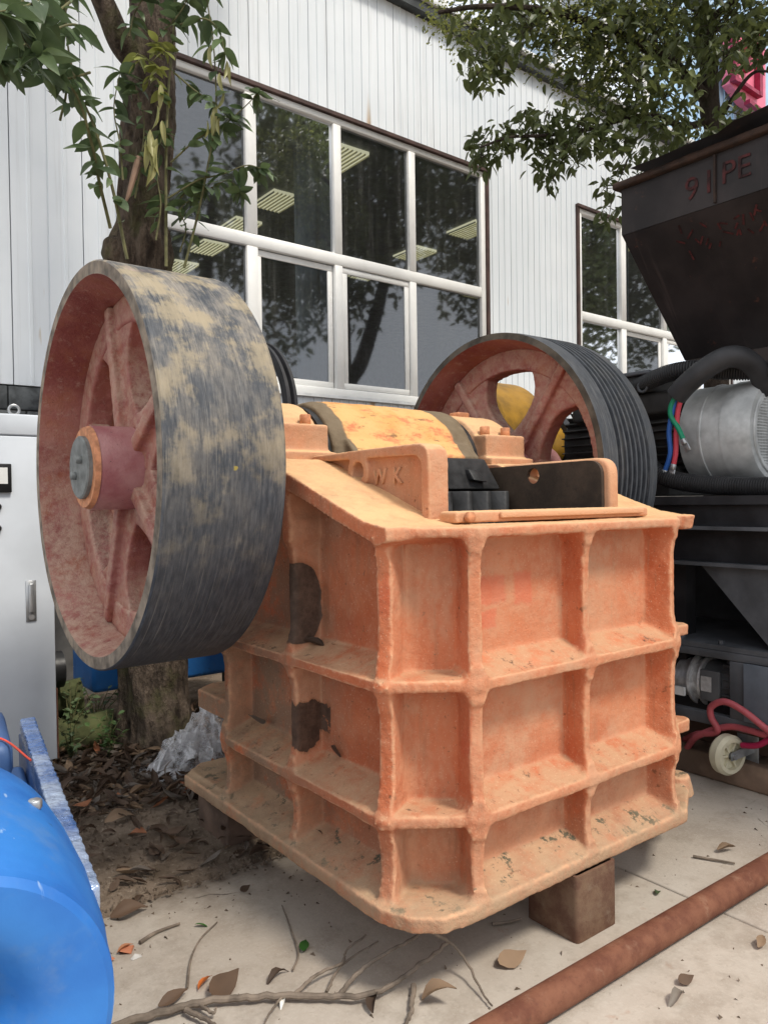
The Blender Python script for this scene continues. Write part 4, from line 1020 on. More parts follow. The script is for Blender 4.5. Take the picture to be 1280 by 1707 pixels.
# mesh guard: disc with real holes (ring of wires)
b = B().lathe([(.1995, mr-.075), (.192, mr-.07), (.192, mr-.05), (.1995, mr-.045)], (mx_, 0, mz_), 'y', 64, close=True); b.obj('guard_ring', COWL, em, True)
b = B(); Rm = mr-.07
for i in range(-13, 14):
    h = i*.0155; hw = sqrt(max(0, Rm*Rm-h*h))
    b.bar((mx_-hw, .195, mz_+h), (mx_+hw, .195, mz_+h), .006, .006)
    b.bar((mx_+h, .1965, mz_-hw), (mx_+h, .1965, mz_+hw), .006, .006, (1, 0, 0))
b.obj('mesh_guard', COWL, em)
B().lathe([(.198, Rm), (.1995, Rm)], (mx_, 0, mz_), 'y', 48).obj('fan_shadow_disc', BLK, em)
tb = B().prism([(mx_-.30, mz_+.263), (mx_+.12, mz_+.263), (mx_+.12, mz_+.36), (mx_-.30, mz_+.36)], 'y', .78, 1.16).obj('terminal_box', FIN, em, bevel=.01)
B().box(mx_-.32, mx_+.14, .76, 1.18, mz_+.362, mz_+.385).obj('lid', GREYP, tb, bevel=.006)
for (y, x) in ((1.10, -.30), (.80, -.30)):
    rg = [Vector((mx_+x-.02, y+.03*cos(a), mz_+.29+.03*sin(a))) for a in [i*2*pi/14 for i in range(15)]]
    B().tube(rg, .008, 8, False).obj('lifting_eye', GREYP, em, True)
# corrugated conduits
CONDM = plain('black_conduit', (.028, .028, .030), .45, 0, .2)
def conduit(pts, r, label):
    c = spline(pts, 14); L = [0]
    for a, q in zip(c[:-1], c[1:]): L.append(L[-1]+(q-a).length)
    # resample at 4 mm with ribbed radius
    n = int(L[-1]/.0045); out_, rr = [], []; j = 0
    for i in range(n+1):
        s = L[-1]*i/n
        while j < len(L)-2 and L[j+1] < s: j += 1
        t = (s-L[j])/max(1e-6, L[j+1]-L[j]); out_.append(c[j].lerp(c[j+1], t)); rr.append(r*(1 if i % 3 else .86))
    o = B().tube(out_, rr, 14).obj('conduit', CONDM, None, True); return tag(o, label, 'conduit', 'corrugated conduits on the motor')
Q = lambda x, y, X: onX(x, y, X)
conduit([Q(1000, 668, 2.75), Q(1040, 650, 2.62), Q(1075, 638, 2.55), Q(1115, 622, 2.50), Q(1160, 615, 2.52), Q(1210, 618, 2.6), Q(1300, 618, 2.7)], .050, 'black corrugated conduit running behind the smooth hose over the motor')
conduit([Q(1040, 730, 2.49), Q(1085, 778, 2.45), Q(1110, 796, 2.45), Q(1150, 805, 2.46), Q(1210, 810, 2.46), Q(1310, 812, 2.46)], .050, 'black corrugated conduit lying on the deck below the motor')
# smooth sleeve with three cut wires
SLV = plain('black_sleeve', (.035, .035, .038), .55)
wb = thing('cable_sleeve', 'thick black cable sleeve arching over the motor with three wires hanging out', 'cable', tuple(Q(1130, 657, 2.44)))
B().tube(spline([Q(1127, 660, 2.44), Q(1145, 640, 2.44), Q(1175, 615, 2.46), Q(1210, 596, 2.50), Q(1240, 598, 2.56), Q(1265, 620, 2.66), Q(1280, 650, 2.75)], 10), .058, 16).obj('sleeve', SLV, wb, True)
def wire(name, pts, col, lugdir):
    pp = [Q(x, y, X) for x, y, X in pts]; mt_ = plain(name, col, .4, 0, .1)
    w_ = B().tube(spline(pp, 8), .0135, 10).obj(name, mt_, wb, True)
    e = pp[-1]; d = (pp[-1]-pp[-2]).normalized()
    b = B().tube([e-d*.012, e+d*.02], .016, 10); b.bar(e+d*.018, e+d*.062, .034, .008, (1, 0, .2)); b.obj('cable_lug', CHROME, w_, bevel=.002, seg=1)
wire('green_wire', [(1130, 655, 2.43), (1119, 675, 2.42), (1118, 693, 2.42), (1130, 713, 2.42), (1140, 735, 2.42)], (.01, .25, .13), 0)
wire('blue_wire', [(1128, 655, 2.435), (1121, 685, 2.43), (1115, 720, 2.43), (1117, 755, 2.43), (1108, 787, 2.43)], (.03, .12, .42), 0)
wire('red_wire', [(1138, 655, 2.435), (1130, 685, 2.435), (1127, 720, 2.435), (1126, 755, 2.435), (1122, 777, 2.43)], (.60, .06, .09), 0)

# ================================================================== MACHINES FURTHER BACK
YEL = plain('yellow_machine_paint', (.28, .145, .010), .5, 0, .35, 6); 
ym = thing('yellow_machine', 'yellow machine housing seen through the spokes of the grooved pulley', 'machine', (3.2, 2.5, 0))
B().lathe([(2.72, .46), (2.75, .50), (3.22, .50), (3.25, .46)], (0, 2.58, 1.93), 'x', 64).obj('drum', YEL, ym, True)
B().lathe([(3.26, .20), (3.55, .20)], (0, 2.40, 1.93), 'x', 40).obj('yellow_coupling', YEL, ym, True)
B().lathe([(3.56, .24), (3.85, .24)], (0, 2.40, 1.93), 'x', 40).obj('black_pulley', BLACKP, ym, True)
B().box(2.7, 3.9, 2.2, 3.4, .05, 1.3).obj('base', YEL, ym, bevel=.02)
bk = thing('blue_machine', 'blue machine with a black pulley standing behind the tree', 'machine', (.75, 3.3, 0))
B().box(.09, 1.35, 3.15, 3.6, .30, .95).obj('body', BLUE, bk, bevel=.03)
for x in (.42, 1.2): B().box(x-.06, x+.06, 3.2, 3.5, .0, .302).obj('foot', BLACKP, bk)
pc = atd(419, 700, 4.95)
B().lathe([(pc.x-.02, .44), (pc.x-.02, .50), (pc.x+.0, .50), (pc.x+.01, .475), (pc.x+.02, .475), (pc.x+.03, .50), (pc.x+.05, .50), (pc.x+.05, .44)], (0, pc.y, pc.z), 'x', 64, close=True).obj('pulley_rim', BLACKP, bk, True)
for k in range(4):
    a = k*pi/2+.5; B().bar(Vector((pc.x+.04, pc.y, pc.z)), Vector((pc.x+.04, pc.y+.45*cos(a), pc.z+.45*sin(a))), .06, .04).obj('pulley_arm', BLACKP, bk)
B().box(pc.x-.05, pc.x+.25, pc.y-.12, pc.y+.12, .94, pc.z+.1).obj('pedestal', BLUE, bk, bevel=.02)
# mossy kerb stones by the cabinet
MOSS = plain('mossy_stone', (.062, .07, .028), .95, 0, .5, 9, .7, 30)
for x, y, w, h, lab in ((-.55, 3.15, .9, .42, 'mossy green log lying behind the cabinet'), (-.35, 2.98, .8, .24, 'lower mossy log in front of the taller one')):
    b = B().tube([(x-w/2+i*w/8, y+.02*sin(i*2), h-.12) for i in range(10)], [.115+.01*sin(i*3) for i in range(10)], 14)
    o = link('mossy_log', cast(b, .012, 1, .006, 18), MOSS); tag(o, lab, 'log')
o = B().lathe([(-.42, .02), (-.42, .10), (-.40, .11), (-.12, .11)], (0, 3.05, .62), 'x', 24).obj('black_duct', BLK, None, True); tag(o, 'dark pipe end with pale rim between cabinet and flywheel', 'pipe')
o.location.z = .40

# ================================================================== TREES AND PLANTS
def leaf_mat(name, a, b_, trans=.35, rough=.42):
    k = N(name); oi = k.n('ShaderNodeObjectInfo')
    f = k.math('ADD', k.math('MULTIPLY', k.noise(9, 3, .6), .7), k.math('MULTIPLY', oi.outputs['Random'], .45))
    c = k.mix(k.step(f, .25, .85), a, b_)
    k.done(c, rough, 0, None, .45)
    tl = k.n('ShaderNodeBsdfTranslucent'); k.lk(k.mix(.5, c, b_), tl.inputs[0])
    m_ = k.n('ShaderNodeMixShader'); m_.inputs[0].default_value = trans
    k.lk(k.b.outputs[0], m_.inputs[1]); k.lk(tl.outputs[0], m_.inputs[2]); k.lk(m_.outputs[0], k.t.nodes['Material Output'].inputs[0]); return k.m
LEAF = leaf_mat('glossy_green_leaf', (.055, .088, .042), (.13, .185, .08), .3)
LEAF2 = leaf_mat('dark_evergreen_leaf', (.065, .085, .030), (.18, .205, .07), .4)
OLIVE = leaf_mat('olive_flower_leaf', (.17, .19, .045), (.30, .32, .09), .35)
PALE = leaf_mat('pale_wilted_leaf', (.28, .28, .10), (.42, .40, .18), .3)
BROWN = [leaf_mat('dead_leaf_%s' % n_, a, b_, .12, .7) for n_, a, b_ in (('umber', (.055, .034, .022), (.11, .066, .04)), ('tan', (.19, .125, .075), (.30, .20, .125)), ('russet', (.28, .10, .045), (.36, .15, .07)), ('grey', (.13, .105, .085), (.21, .18, .15)))]
def bark_mat(name, a, b_, moss=.5):
    k = N(name); v = k.vmul(k.pos, (1, 1, .35))
    f = k.noise(16, 7, .7, vec=v)
    c = k.mix(k.step(f, .35, .65), a, b_)
    c = k.mix(k.math('MULTIPLY', k.step(k.noise(5, 5, .6, off=6), .5, .68), moss), c, (.085, .085, .035))
    return k.done(c, .9, 0, k.bump(f, 1.0, .06), .15)
BARK = bark_mat('rough_bark', (.035, .026, .02), (.125, .095, .072)); BARK2 = bark_mat('dark_bark', (.035, .027, .022), (.075, .058, .046), .2)
TWIG = plain('dry_twig', (.17, .135, .105), .85, 0, .35, 20)
STEMG = plain('green_stem', (.12, .115, .05), .7, 0, .3, 20)
def leafshape(L, w, bend=.18, fold=.22):
    P = lambda u, s: Vector((u*L, s*w/2, abs(s)*fold*w/2 - bend*L*u*u))
    v = [P(0, 0), P(.3, 0), P(.65, 0), P(1, 0), P(.28, .92), P(.62, .85), P(.28, -.92), P(.62, -.85)]
    f = [(0, 1, 4), (1, 2, 5, 4), (2, 3, 5), (0, 6, 1), (1, 6, 7, 2), (2, 7, 3)]
    return v, f
def leafshape_fine(L, w, bend, fold):
    us = [0, .1, .24, .4, .58, .75, .9, 1]; ws = [.06, .55, .88, 1, .92, .66, .28, .02]; v, f = [], []
    for u, q in zip(us, ws):
        for s_ in (-1, -.5, 0, .5, 1):
            v.append(Vector((u*L, s_*q*w/2, (abs(s_)**1.3)*q*fold*w/2 - bend*L*u*u + .012*L*sin(u*9+s_*2)*abs(s_))))
    for i in range(7):
        for j in range(4): f.append((i*5+j, i*5+j+1, (i+1)*5+j+1, (i+1)*5+j))
    return v, f
def leaf_matrix(pos, d, roll=0):
    d = Vector(d).normalized(); s = _z.cross(d)
    if s.length < .01: s = Vector((1, 0, 0))
    s.normalize(); u = d.cross(s); m = Matrix((d, s, u)).transposed().to_4x4()
    return Matrix.Translation(pos) @ m @ Matrix.Rotation(roll, 4, 'X')
def add_leaf(b, pos, d, L, w, roll=0, bend=.18, fold=.22):
    v, f = leafshape(L, w, bend, fold); M_ = leaf_matrix(pos, d, roll); b.add([M_ @ q for q in v], f)
def rdir(r_, droop=.4):
    a = r_.uniform(0, 2*pi); z = r_.uniform(-1, 1)*.6 - droop; return Vector((cos(a), sin(a), z)).normalized()
LEAFM = []
for (L, w, bd, fo) in ((1, .42, .18, .22), (1, .38, .38, .3), (1, .48, .08, .15), (1, .24, .25, .8)):
    me = bpy.data.meshes.new('leaf'); v, f = leafshape_fine(L, w, bd, fo); me.from_pydata([tuple(q) for q in v], [], f); me.update()
    for p in me.polygons: p.use_smooth = True
    LEAFM.append(me)
def leaf_obj(parent, pos, d, L, mat, roll=0, kind=None):
    me = LEAFM[kind if kind is not None else rnd.randrange(3)]; key = me.name+mat.name
    if key not in leaf_obj.c:
        m2 = me.copy(); m2.materials.clear(); m2.materials.append(mat); leaf_obj.c[key] = m2
    o = bpy.data.objects.new('leaf', leaf_obj.c[key]); COL.objects.link(o); o.parent = parent
    M_ = leaf_matrix(Vector(pos)-ROOTLOC[parent.name], d, roll); M_ = M_ @ Matrix.Diagonal((L, L, L, 1)); o.matrix_local = M_; return o
leaf_obj.c = {}

# ---- left tree: thick trunk behind the flywheel, leafy shoots
tb_ = Vector((.33, 2.72, 0))
t1 = thing('tree', 'thick-trunked tree with leafy shoots behind the left flywheel', 'tree', tuple(tb_))
cl = [tb_+Vector((0, 0, -.1)), Vector((.33, 2.73, .3)), Vector((.32, 2.78, 1.2)), Vector((.32, 2.84, 2.2)), Vector((.33, 2.87, 2.9)), Vector((.36, 2.87, 3.3)), Vector((.40, 2.86, 3.8)), Vector((.43, 2.86, 4.3)), Vector((.46, 2.86, 4.9)), Vector((.50, 2.9, 5.8)), Vector((.45, 2.95, 6.6))]
sp = spline(cl, 14); n_ = len(sp); b = B(); nr = 40
rad = lambda z: .19 - .014*z + .05*max(0, 1-z/.35) + .035*math.exp(-((z-3.02)/.14)**2) + .02*math.exp(-((z-3.95)/.2)**2)
rows_ = []
for i, p in enumerate(sp):
    r0 = max(.06, rad(p.z)) * (1 if p.z < 4.8 else max(.35, 1-(p.z-4.8)*.35)); rows_.append([])
    for k in range(nr):
        a = 2*pi*k/nr; d = Vector((cos(a), sin(a), 0)); q = p + d*r0
        nn_ = .042*mnoise.noise(Vector((d.x*2.5, d.y*2.5, p.z*2.6))) + .026*abs(mnoise.noise(Vector((d.x*6, d.y*6, p.z*5)))) + .014*mnoise.noise(Vector((d.x*15, d.y*15, p.z*9)))
        b.v.append(tuple(q + d*nn_))
b.f = [(i*nr+k, i*nr+(k+1) % nr, (i+1)*nr+(k+1) % nr, (i+1)*nr+k) for i in range(n_-1) for k in range(nr)]
b.obj('trunk', BARK, t1, True)
b = B().tube(spline([Vector((.40, 2.86, 4.18)), atd(205, 75, 4.6), atd(180, 20, 4.5), atd(150, -50, 4.4), atd(110, -160, 4.3), atd(60, -300, 4.2)], 8), [.085-.0012*i for i in range(41)], 16)
b.obj('branch', BARK, t1, True)
# burl
b = B().lathe([(2.90, .01), (2.93, .06), (3.0, .085), (3.07, .07), (3.11, .01)], tuple(atd(192, 400, 4.6)), 'z', 16)
link('burl', cast(b, .012, 2, .012, 14), BARK, t1)
def shoot(px, dep, r0, nleaf, L, side=1, mat=LEAF, dep2=None, droop=.35):
    m_ = len(px); dep2 = dep2 or dep
    pts = spline([atd(x, y, dep+(dep2-dep)*i/(m_-1)) for i, (x, y) in enumerate(px)], 8)
    B().tube(pts, [r0*(1-.65*i/len(pts)) for i in range(len(pts))], 7).obj('shoot', STEMG, t1, True)
    for i in range(int(nleaf*1.5)):
        u = .12+.88*(i+rnd.random())/nleaf; p = pts[min(len(pts)-1, int(u*(len(pts)-1)))]
        d = rdir(rnd, droop); leaf_obj(t1, p, d, L*rnd.uniform(.6, 1.2), mat, rnd.uniform(-.7, .7))
shoot([(184, 380), (165, 300), (154, 244), (127, 157), (75, 105), (34, 26), (5, -60)], 4.35, .010, 26, .15, dep2=3.5)
shoot([(212, 432), (187, 311), (157, 210), (131, 150), (112, 67), (110, -30)], 4.3, .010, 30, .15, dep2=4.0)
shoot([(160, 60), (120, 40), (70, 60), (30, 80), (0, 100)], 4.0, .008, 18, .16, dep2=3.4)
shoot([(150, 120), (110, 130), (70, 120), (40, 90)], 4.0, .007, 14, .15, dep2=3.6)
shoot([(140, -20), (90, -10), (40, 10), (-10, 20)], 3.6, .008, 20, .16, dep2=3.0)
shoot([(307, 446), (330, 356), (349, 262), (360, 187), (356, 75), (340, -30)], 4.45, .008, 24, .14)
shoot([(277, 444), (277, 262), (281, 150), (289, 56), (292, -40)], 4.45, .010, 12, .14)
shoot([(285, 270), (330, 230), (370, 210), (405, 180), (430, 155)], 4.45, .006, 14, .13)
shoot([(280, 330), (330, 300), (370, 290), (410, 275), (435, 280)], 4.45, .006, 14, .13)
shoot([(290, 120), (325, 150), (355, 170), (385, 200)], 4.45, .006, 12, .13)
shoot([(300, 40), (340, 30), (365, 50), (375, 90)], 4.4, .006, 10, .12, droop=.7)
shoot([(205, 300), (200, 240), (190, 180), (200, 120)], 4.4, .006, 16, .12, dep2=4.4)
shoot([(225, 330), (235, 270), (240, 200), (225, 140)], 4.42, .006, 14, .10, dep2=4.42)
shoot([(260, 400), (268, 340), (262, 290), (270, 220)], 4.42, .006, 14, .11, dep2=4.42)
shoot([(215, 60), (225, 20), (250, -20)], 4.4, .006, 12, .12)
shoot([(265, 60), (300, 20), (320, -20)], 4.4, .006, 14, .13)
shoot([(100, 200), (110, 150), (95, 110), (60, 60), (20, 60)], 4.1, .007, 18, .15, dep2=3.7)
shoot([(120, 0), (80, 30), (50, 40), (10, 30)], 3.7, .007, 20, .15, dep2=3.2)
shoot([(40, -10), (30, 40), (50, 80), (70, 90)], 3.3, .006, 10, .16, dep2=3.3)
shoot([(300, 330), (320, 310), (345, 315), (380, 300), (400, 320)], 4.5, .005, 16, .11)
shoot([(300, 420), (310, 380), (300, 350), (320, 330)], 4.5, .005, 10, .12)
shoot([(250, 90), (262, 70), (275, 85)], 4.35, .005, 9, .10, mat=OLIVE)
shoot([(235, 110), (228, 90), (248, 100), (265, 115)], 4.35, .005, 10, .10, mat=OLIVE)
shoot([(240, 140), (255, 125), (270, 150)], 4.35, .005, 9, .09, mat=OLIVE)
for x, y, L in ((268, 140, .14), (262, 175, .15), (270, 200, .13), (250, 215, .17), (262, 230, .14), (246, 240, .15), (256, 250, .14), (250, 275, .12), (258, 262, .16), (264, 240, .18), (243, 232, .14), (352, 75, .14), (366, 120, .12), (372, 150, .13), (360, 175, .14), (352, 190, .13), (366, 195, .12), (345, 200, .12), (384, 110, .1), (378, 100, .12)):
    leaf_obj(t1, atd(x, y, 4.33 if x < 300 else 4.42), Vector((rnd.uniform(-.25, .1), rnd.uniform(-.2, .2), -1)), L, PALE, rnd.uniform(-2, 2), 3)
# hanging strip of bark
B().tube([atd(232, 262, 4.4), atd(224, 290, 4.38), atd(214, 325, 4.36), atd(208, 340, 4.37)], [.02, .018, .012, .004], 6).obj('bark_strip', plain('peeled_bark', (.24, .155, .11), .8), t1, True)
# the high crown above the frame
b = B()
for i in range(2600):
    a = rnd.uniform(0, 2*pi); r_ = 1.7*sqrt(rnd.random()); z = 6.2+1.9*rnd.random()
    if mnoise.noise(Vector((cos(a)*r_*1.3, sin(a)*r_*1.3, z*1.3))) > -.05: add_leaf(b, Vector((.4+cos(a)*r_, 2.7+sin(a)*r_*.8, z)), rdir(rnd), .16, .065, rnd.uniform(-1, 1))
tag(b.obj('crown', LEAF, t1), kind='stuff')

# ---- right tree behind the hopper
tr0 = Vector((4.86, 1.68, 0))
t2 = thing('tree', 'evergreen tree with small dark leaves overhanging the hopper at upper right', 'tree', tuple(tr0))
B().tube(spline([tr0+Vector((.05, 0, -.1)), tr0+Vector((.03, 0, 2)), atd(1196, 270, 6.5), atd(1183, 180, 6.5), atd(1180, 90, 6.5), atd(1168, 0, 6.5), atd(1150, -120, 6.5), atd(1160, -300, 6.5)], 10), [.115-.0011*i for i in range(71)], 16).obj('trunk', BARK2, t2, True)
def limb(px, dep, r0):
    m_ = len(px); pts = spline([atd(x, y, d) for (x, y), d in zip(px, dep)], 8)
    B().tube(pts, [r0*(1-.75*i/len(pts)) for i in range(len(pts))], 8).obj('branch', BARK2, t2, True); return pts
limb([(1182, 170), (1150, 135), (1115, 100), (1060, 70), (990, 40), (900, 15), (800, 10), (730, 20)], [6.5, 6.4, 6.3, 6.2, 6.1, 6.0, 5.9, 5.9], .055)
limb([(1184, 200), (1140, 210), (1100, 195), (1050, 195), (980, 215), (910, 225), (850, 228), (800, 245)], [6.5, 6.4, 6.3, 6.25, 6.2, 6.1, 6.05, 6.0], .032)
limb([(1190, 215), (1220, 165), (1250, 125), (1275, 118), (1320, 130)], [6.5, 6.3, 6.2, 6.1, 6.0], .022)
limb([(1172, 40), (1210, 10), (1260, -30), (1310, -60)], [6.5, 6.4, 6.3, 6.2], .035)
limb([(1170, 20), (1110, -30), (1020, -70), (900, -90)], [6.5, 6.4, 6.2, 6.0], .04)
limb([(960, 218), (945, 255), (925, 290), (920, 310)], [6.2, 6.15, 6.1, 6.1], .008)
limb([(1080, 195), (1060, 235), (1040, 280), (1022, 325), (1015, 360)], [6.3, 6.2, 6.1, 6.05, 6.0], .008)
limb([(1186, 210), (1215, 205), (1240, 190)], [6.5, 6.4, 6.3], .012)
blobs = [(745, 20, 42, 1), (790, 50, 48, 1), (835, 35, 50, 1), (805, 95, 40, .9), (830, 115, 26, .6), (795, 128, 20, .5), (880, 40, 50, .8), (925, 70, 55, 1), (960, 30, 60, 1), (1000, 75, 60, 1), (1045, 35, 65, 1), (1085, 80, 55, .9), (1110, 30, 60, 1), (975, 130, 45, .9), (1020, 140, 45, .8), (1065, 140, 45, .7),
         (1150, 40, 60, 1), (1200, 40, 60, 1), (1250, 35, 60, 1), (1210, 90, 35, .6), (1270, 80, 30, .7), (1150, 100, 40, .5), (1120, 160, 40, .7), (1060, 190, 40, .8), (1010, 195, 42, .9), (965, 215, 38, 1), (920, 225, 36, 1), (880, 222, 34, .9), (840, 228, 30, .9), (805, 240, 26, .8), (800, 265, 18, .7), (875, 190, 20, .4), (915, 190, 18, .4), (950, 250, 30, .7), (905, 265, 28, .6), (915, 300, 20, .6), (1000, 245, 30, .5), (1040, 235, 28, .5),
         (1100, 215, 34, .8), (1140, 205, 30, .7), (1155, 225, 30, .7), (1225, 195, 34, .7), (1245, 205, 22, .6), (1030, 285, 26, .5), (1010, 315, 18, .5), (1020, 355, 20, .7), (1065, 275, 22, .5), (1090, 250, 24, .5), (900, -40, 70, .8), (1050, -50, 80, .8), (1200, -60, 90, .8), (1320, 20, 70, .8), (1340, 120, 40, .5)]
b = B(); bo = B(); tw = B(); singles = []; r2 = random.Random(11)
for (x, y, r_, dens) in blobs:
    dp = r2.uniform(5.85, 6.55); c_ = atd(x, y, dp); R_ = r_/1280*dp
    nl = int(150*dens*(r_/45)**2)+6; oliv = (x, y) in ((745, 20), (790, 50), (925, 70), (975, 130), (1045, 35), (1020, 140), (960, 30), (1150, 40))
    for i in range(max(3, nl//14)):
        e = c_ + Vector((r2.gauss(0, 1), r2.gauss(0, 1), r2.gauss(0, .8)))*R_*.55; tw.tube([c_+Vector((r2.uniform(-.1, .1), r2.uniform(-.1, .1), r2.uniform(-.05, .1)))*R_*3, (c_+e)/2+Vector((0, 0, .02)), e], [.004, .003, .0015], 5)
    for i in range(nl):
        v = Vector((r2.gauss(0, 1), r2.gauss(0, 1.1), r2.gauss(0, 1))); v = v/max(1, v.length/1.8)
        p = c_ + v*R_*.62; L = r2.uniform(.065, .125); d = rdir(r2, .6)
        if oliv and r2.random() < .75:
            for _ in range(3): add_leaf(bo, p+Vector((r2.gauss(0, .03), r2.gauss(0, .03), r2.gauss(0, .03))), rdir(r2, .2), L*.33, L*.2, r2.uniform(-1, 1))
        elif len(singles) < 260 and v.length > 1.1 and y > 100: singles.append((p, d, L))
        else: add_leaf(b, p, d, L, L*.42, r2.uniform(-1, 1), .25)
tag(b.obj('crown', LEAF2, t2), kind='stuff'); tag(bo.obj('flower_clusters', OLIVE, t2), kind='stuff'); tag(tw.obj('twigs', BARK2, t2), kind='stuff')
for p, d, L in singles: leaf_obj(t2, p, d, L, LEAF2, r2.uniform(-1, 1))

# ---- trees standing across the yard, seen mirrored in the window panes
def mirror(p): return p - WN*(2*((p-W0).dot(WN)))
def yard_tree(label, trunk, blobs_, n, seed):
    q = random.Random(seed); pts = [mirror(atd(*t)) for t in trunk]; base = Vector((pts[0].x, pts[0].y, 0))
    t = thing('tree', label, 'tree', tuple(base), 'trees across the yard')
    pp = spline([base+Vector((0, 0, -.1))]+pts, 8); B().tube(pp, [.20-.13*i/len(pp) for i in range(len(pp))], 14).obj('trunk', BARK2, t, True)
    b = B(); br = B(); top = pts[-2]
    for (x, y, D, R_) in blobs_:
        c_ = mirror(atd(x, y, D)); m_ = (top+c_)/2+Vector((0, 0, .3)); br.tube([top, m_, c_], [.07, .04, .015], 7)
        for i in range(int(n*R_*R_)):
            v = Vector((q.gauss(0, 1), q.gauss(0, 1), q.gauss(0, 1))); v = v/max(1, v.length/1.7)
            L = q.uniform(.14, .24); add_leaf(b, c_+v*R_*.6, rdir(q, .5), L, L*.45, q.uniform(-1, 1))
    br.obj('branches', BARK2, t, True); tag(b.obj('crown', LEAF2, t), kind='stuff')
yard_tree('leaning tree across the yard, mirrored in the lower window panes', [(575, 680, 15), (605, 600, 15), (635, 500, 15), (650, 430, 15.2), (660, 340, 15.2)],
          [(470, 540, 15, .75), (540, 500, 15.4, .7), (480, 450, 15, .9), (560, 430, 14.6, .8), (630, 440, 15, .8), (690, 400, 15.2, .8), (520, 360, 15, 1.1), (620, 340, 15.5, 1.2), (560, 260, 15, 1.2), (460, 300, 15.6, 1.1), (680, 300, 15, 1.0), (650, 220, 15, 1.1), (500, 190, 15, 1.2), (600, 150, 15.4, 1.2), (430, 400, 15, .8), (600, 520, 15, .4), (560, 200, 15.5, 1.4), (660, 280, 15.5, 1.2), (460, 230, 15, 1.2)], 520, 3)
yard_tree('second tree across the yard, mirrored in the right hand panes', [(900, 700, 17.5), (890, 600, 17.5), (870, 480, 17.5), (850, 380, 17.5), (845, 300, 17.5)],
          [(775, 500, 17.5, .55), (790, 430, 17.5, .9), (760, 380, 17, .9), (830, 340, 17.5, 1.2), (740, 330, 17, .8), (780, 270, 17.5, 1.2), (860, 270, 17, 1.2), (930, 330, 17.5, 1.3), (960, 420, 17.5, 1.2), (1000, 330, 18, 1.4), (1040, 430, 18, 1.3), (900, 430, 17, 1.0), (1090, 500, 18, 1.2), (980, 520, 18, 1.0), (1040, 560, 18, .9), (1000, 440, 18, 1.4), (960, 500, 18, 1.0), (1060, 360, 18, 1.4), (930, 240, 17, 1.3), (1010, 240, 17, 1.4)], 620, 5)
yard_tree('third tree across the yard, mirrored in the leftmost panes', [(330, 720, 14), (335, 600, 14), (345, 500, 14), (350, 400, 14), (355, 330, 14)],
          [(330, 390, 14, .8), (380, 360, 14, .8), (300, 340, 14, .9), (350, 440, 14, .6), (400, 430, 14, .5), (280, 410, 14, .7)], 300, 6)

# ---- weeds by the tree
def weed(x, y, n, h, L, mat, label):
    z0_ = bedz(x, y); t = thing('weed_plant', label, 'plant', (x, y, z0_), 'weeds in the planting bed')
    b = B(); lf = B()
    for i in range(n):
        a = rnd.uniform(0, 2*pi); e = Vector((x+cos(a)*h*.55*rnd.random(), y+sin(a)*h*.55*rnd.random(), z0_+h*rnd.uniform(.4, 1)))
        m_ = Vector((x+(e.x-x)*.3, y+(e.y-y)*.3, z0_+(e.z-z0_)*.6)); b.tube([(x, y, z0_-.01), m_, e], [.004, .003, .002], 5)
        for k in range(7):
            u = .25+.75*k/6; p = Vector((x, y, z0_)).lerp(m_, u*2) if u < .5 else m_.lerp(e, u*2-1); l_ = L*rnd.uniform(.6, 1.1); add_leaf(lf, p, rdir(rnd, -.1), l_, l_*.6, rnd.uniform(-.5, .5))
    b.obj('stems', STEMG, t, True); lf.obj('leaves', mat, t)
GREENL = leaf_mat('fresh_weed_leaf', (.07, .13, .04), (.13, .21, .07), .3)
weed(.02, 2.62, 8, .30, .055, GREENL, 'pale green weed with broad leaves at the foot of the trunk')
weed(-.10, 2.95, 14, .42, .05, LEAF, 'dark leafy weed between cabinet and trunk')
weed(.08, 3.05, 12, .36, .05, LEAF, 'dark leafy weed just left of the trunk')
weed(-.16, 2.72, 10, .26, .045, LEAF, 'low dark weed beside the cabinet foot')

# ---- leaf litter on the bed: too many to count
lb = [B() for _ in range(4)]; r3 = random.Random(5)
def crumpled(b, p, d, L, w, q):
    """dead leaf with curled edges, 5 x 3 grid"""
    c1, c2, tw_ = q.uniform(-.9, .9), q.uniform(.0, 1.6), q.uniform(-.8, .8); v = []
    for i in range(6):
        u = i/5; hw = w/2*sin(pi*min(.985, max(.03, u))**.8)
        for j in (-1, -.5, 0, .5, 1):
            a = tw_*(u-.5); yy = j*hw*cos(c2*j*.6); zz = abs(j)**1.5*hw*sin(c2)*.9 + L*.28*c1*(u-.5)**2*4 + q.uniform(-.04, .04)*L*.5
            v.append(Vector((u*L, yy*cos(a)-zz*sin(a), yy*sin(a)+zz*cos(a))))
    M_ = leaf_matrix(p, d, q.uniform(-.5, .5)); b.add([M_ @ t for t in v], [(i*5+j, i*5+j+1, (i+1)*5+j+1, (i+1)*5+j) for i in range(5) for j in range(4)])
for i in range(4200):
    x = r3.uniform(-1.2, 1.5); y = 1.05+2.2*r3.random()
    if y < 1.75 and r3.random() < .78: continue
    L = r3.uniform(.04, .125); d = Vector((r3.uniform(-1, 1), r3.uniform(-1, 1), r3.uniform(-.25, .35)))
    crumpled(lb[r3.choices(range(4), (8, 2, .35, 3))[0]], Vector((x, y, bedz(x, y)+.008+.03*r3.random())), d, L, L*r3.uniform(.3, .5), r3)
b = B()
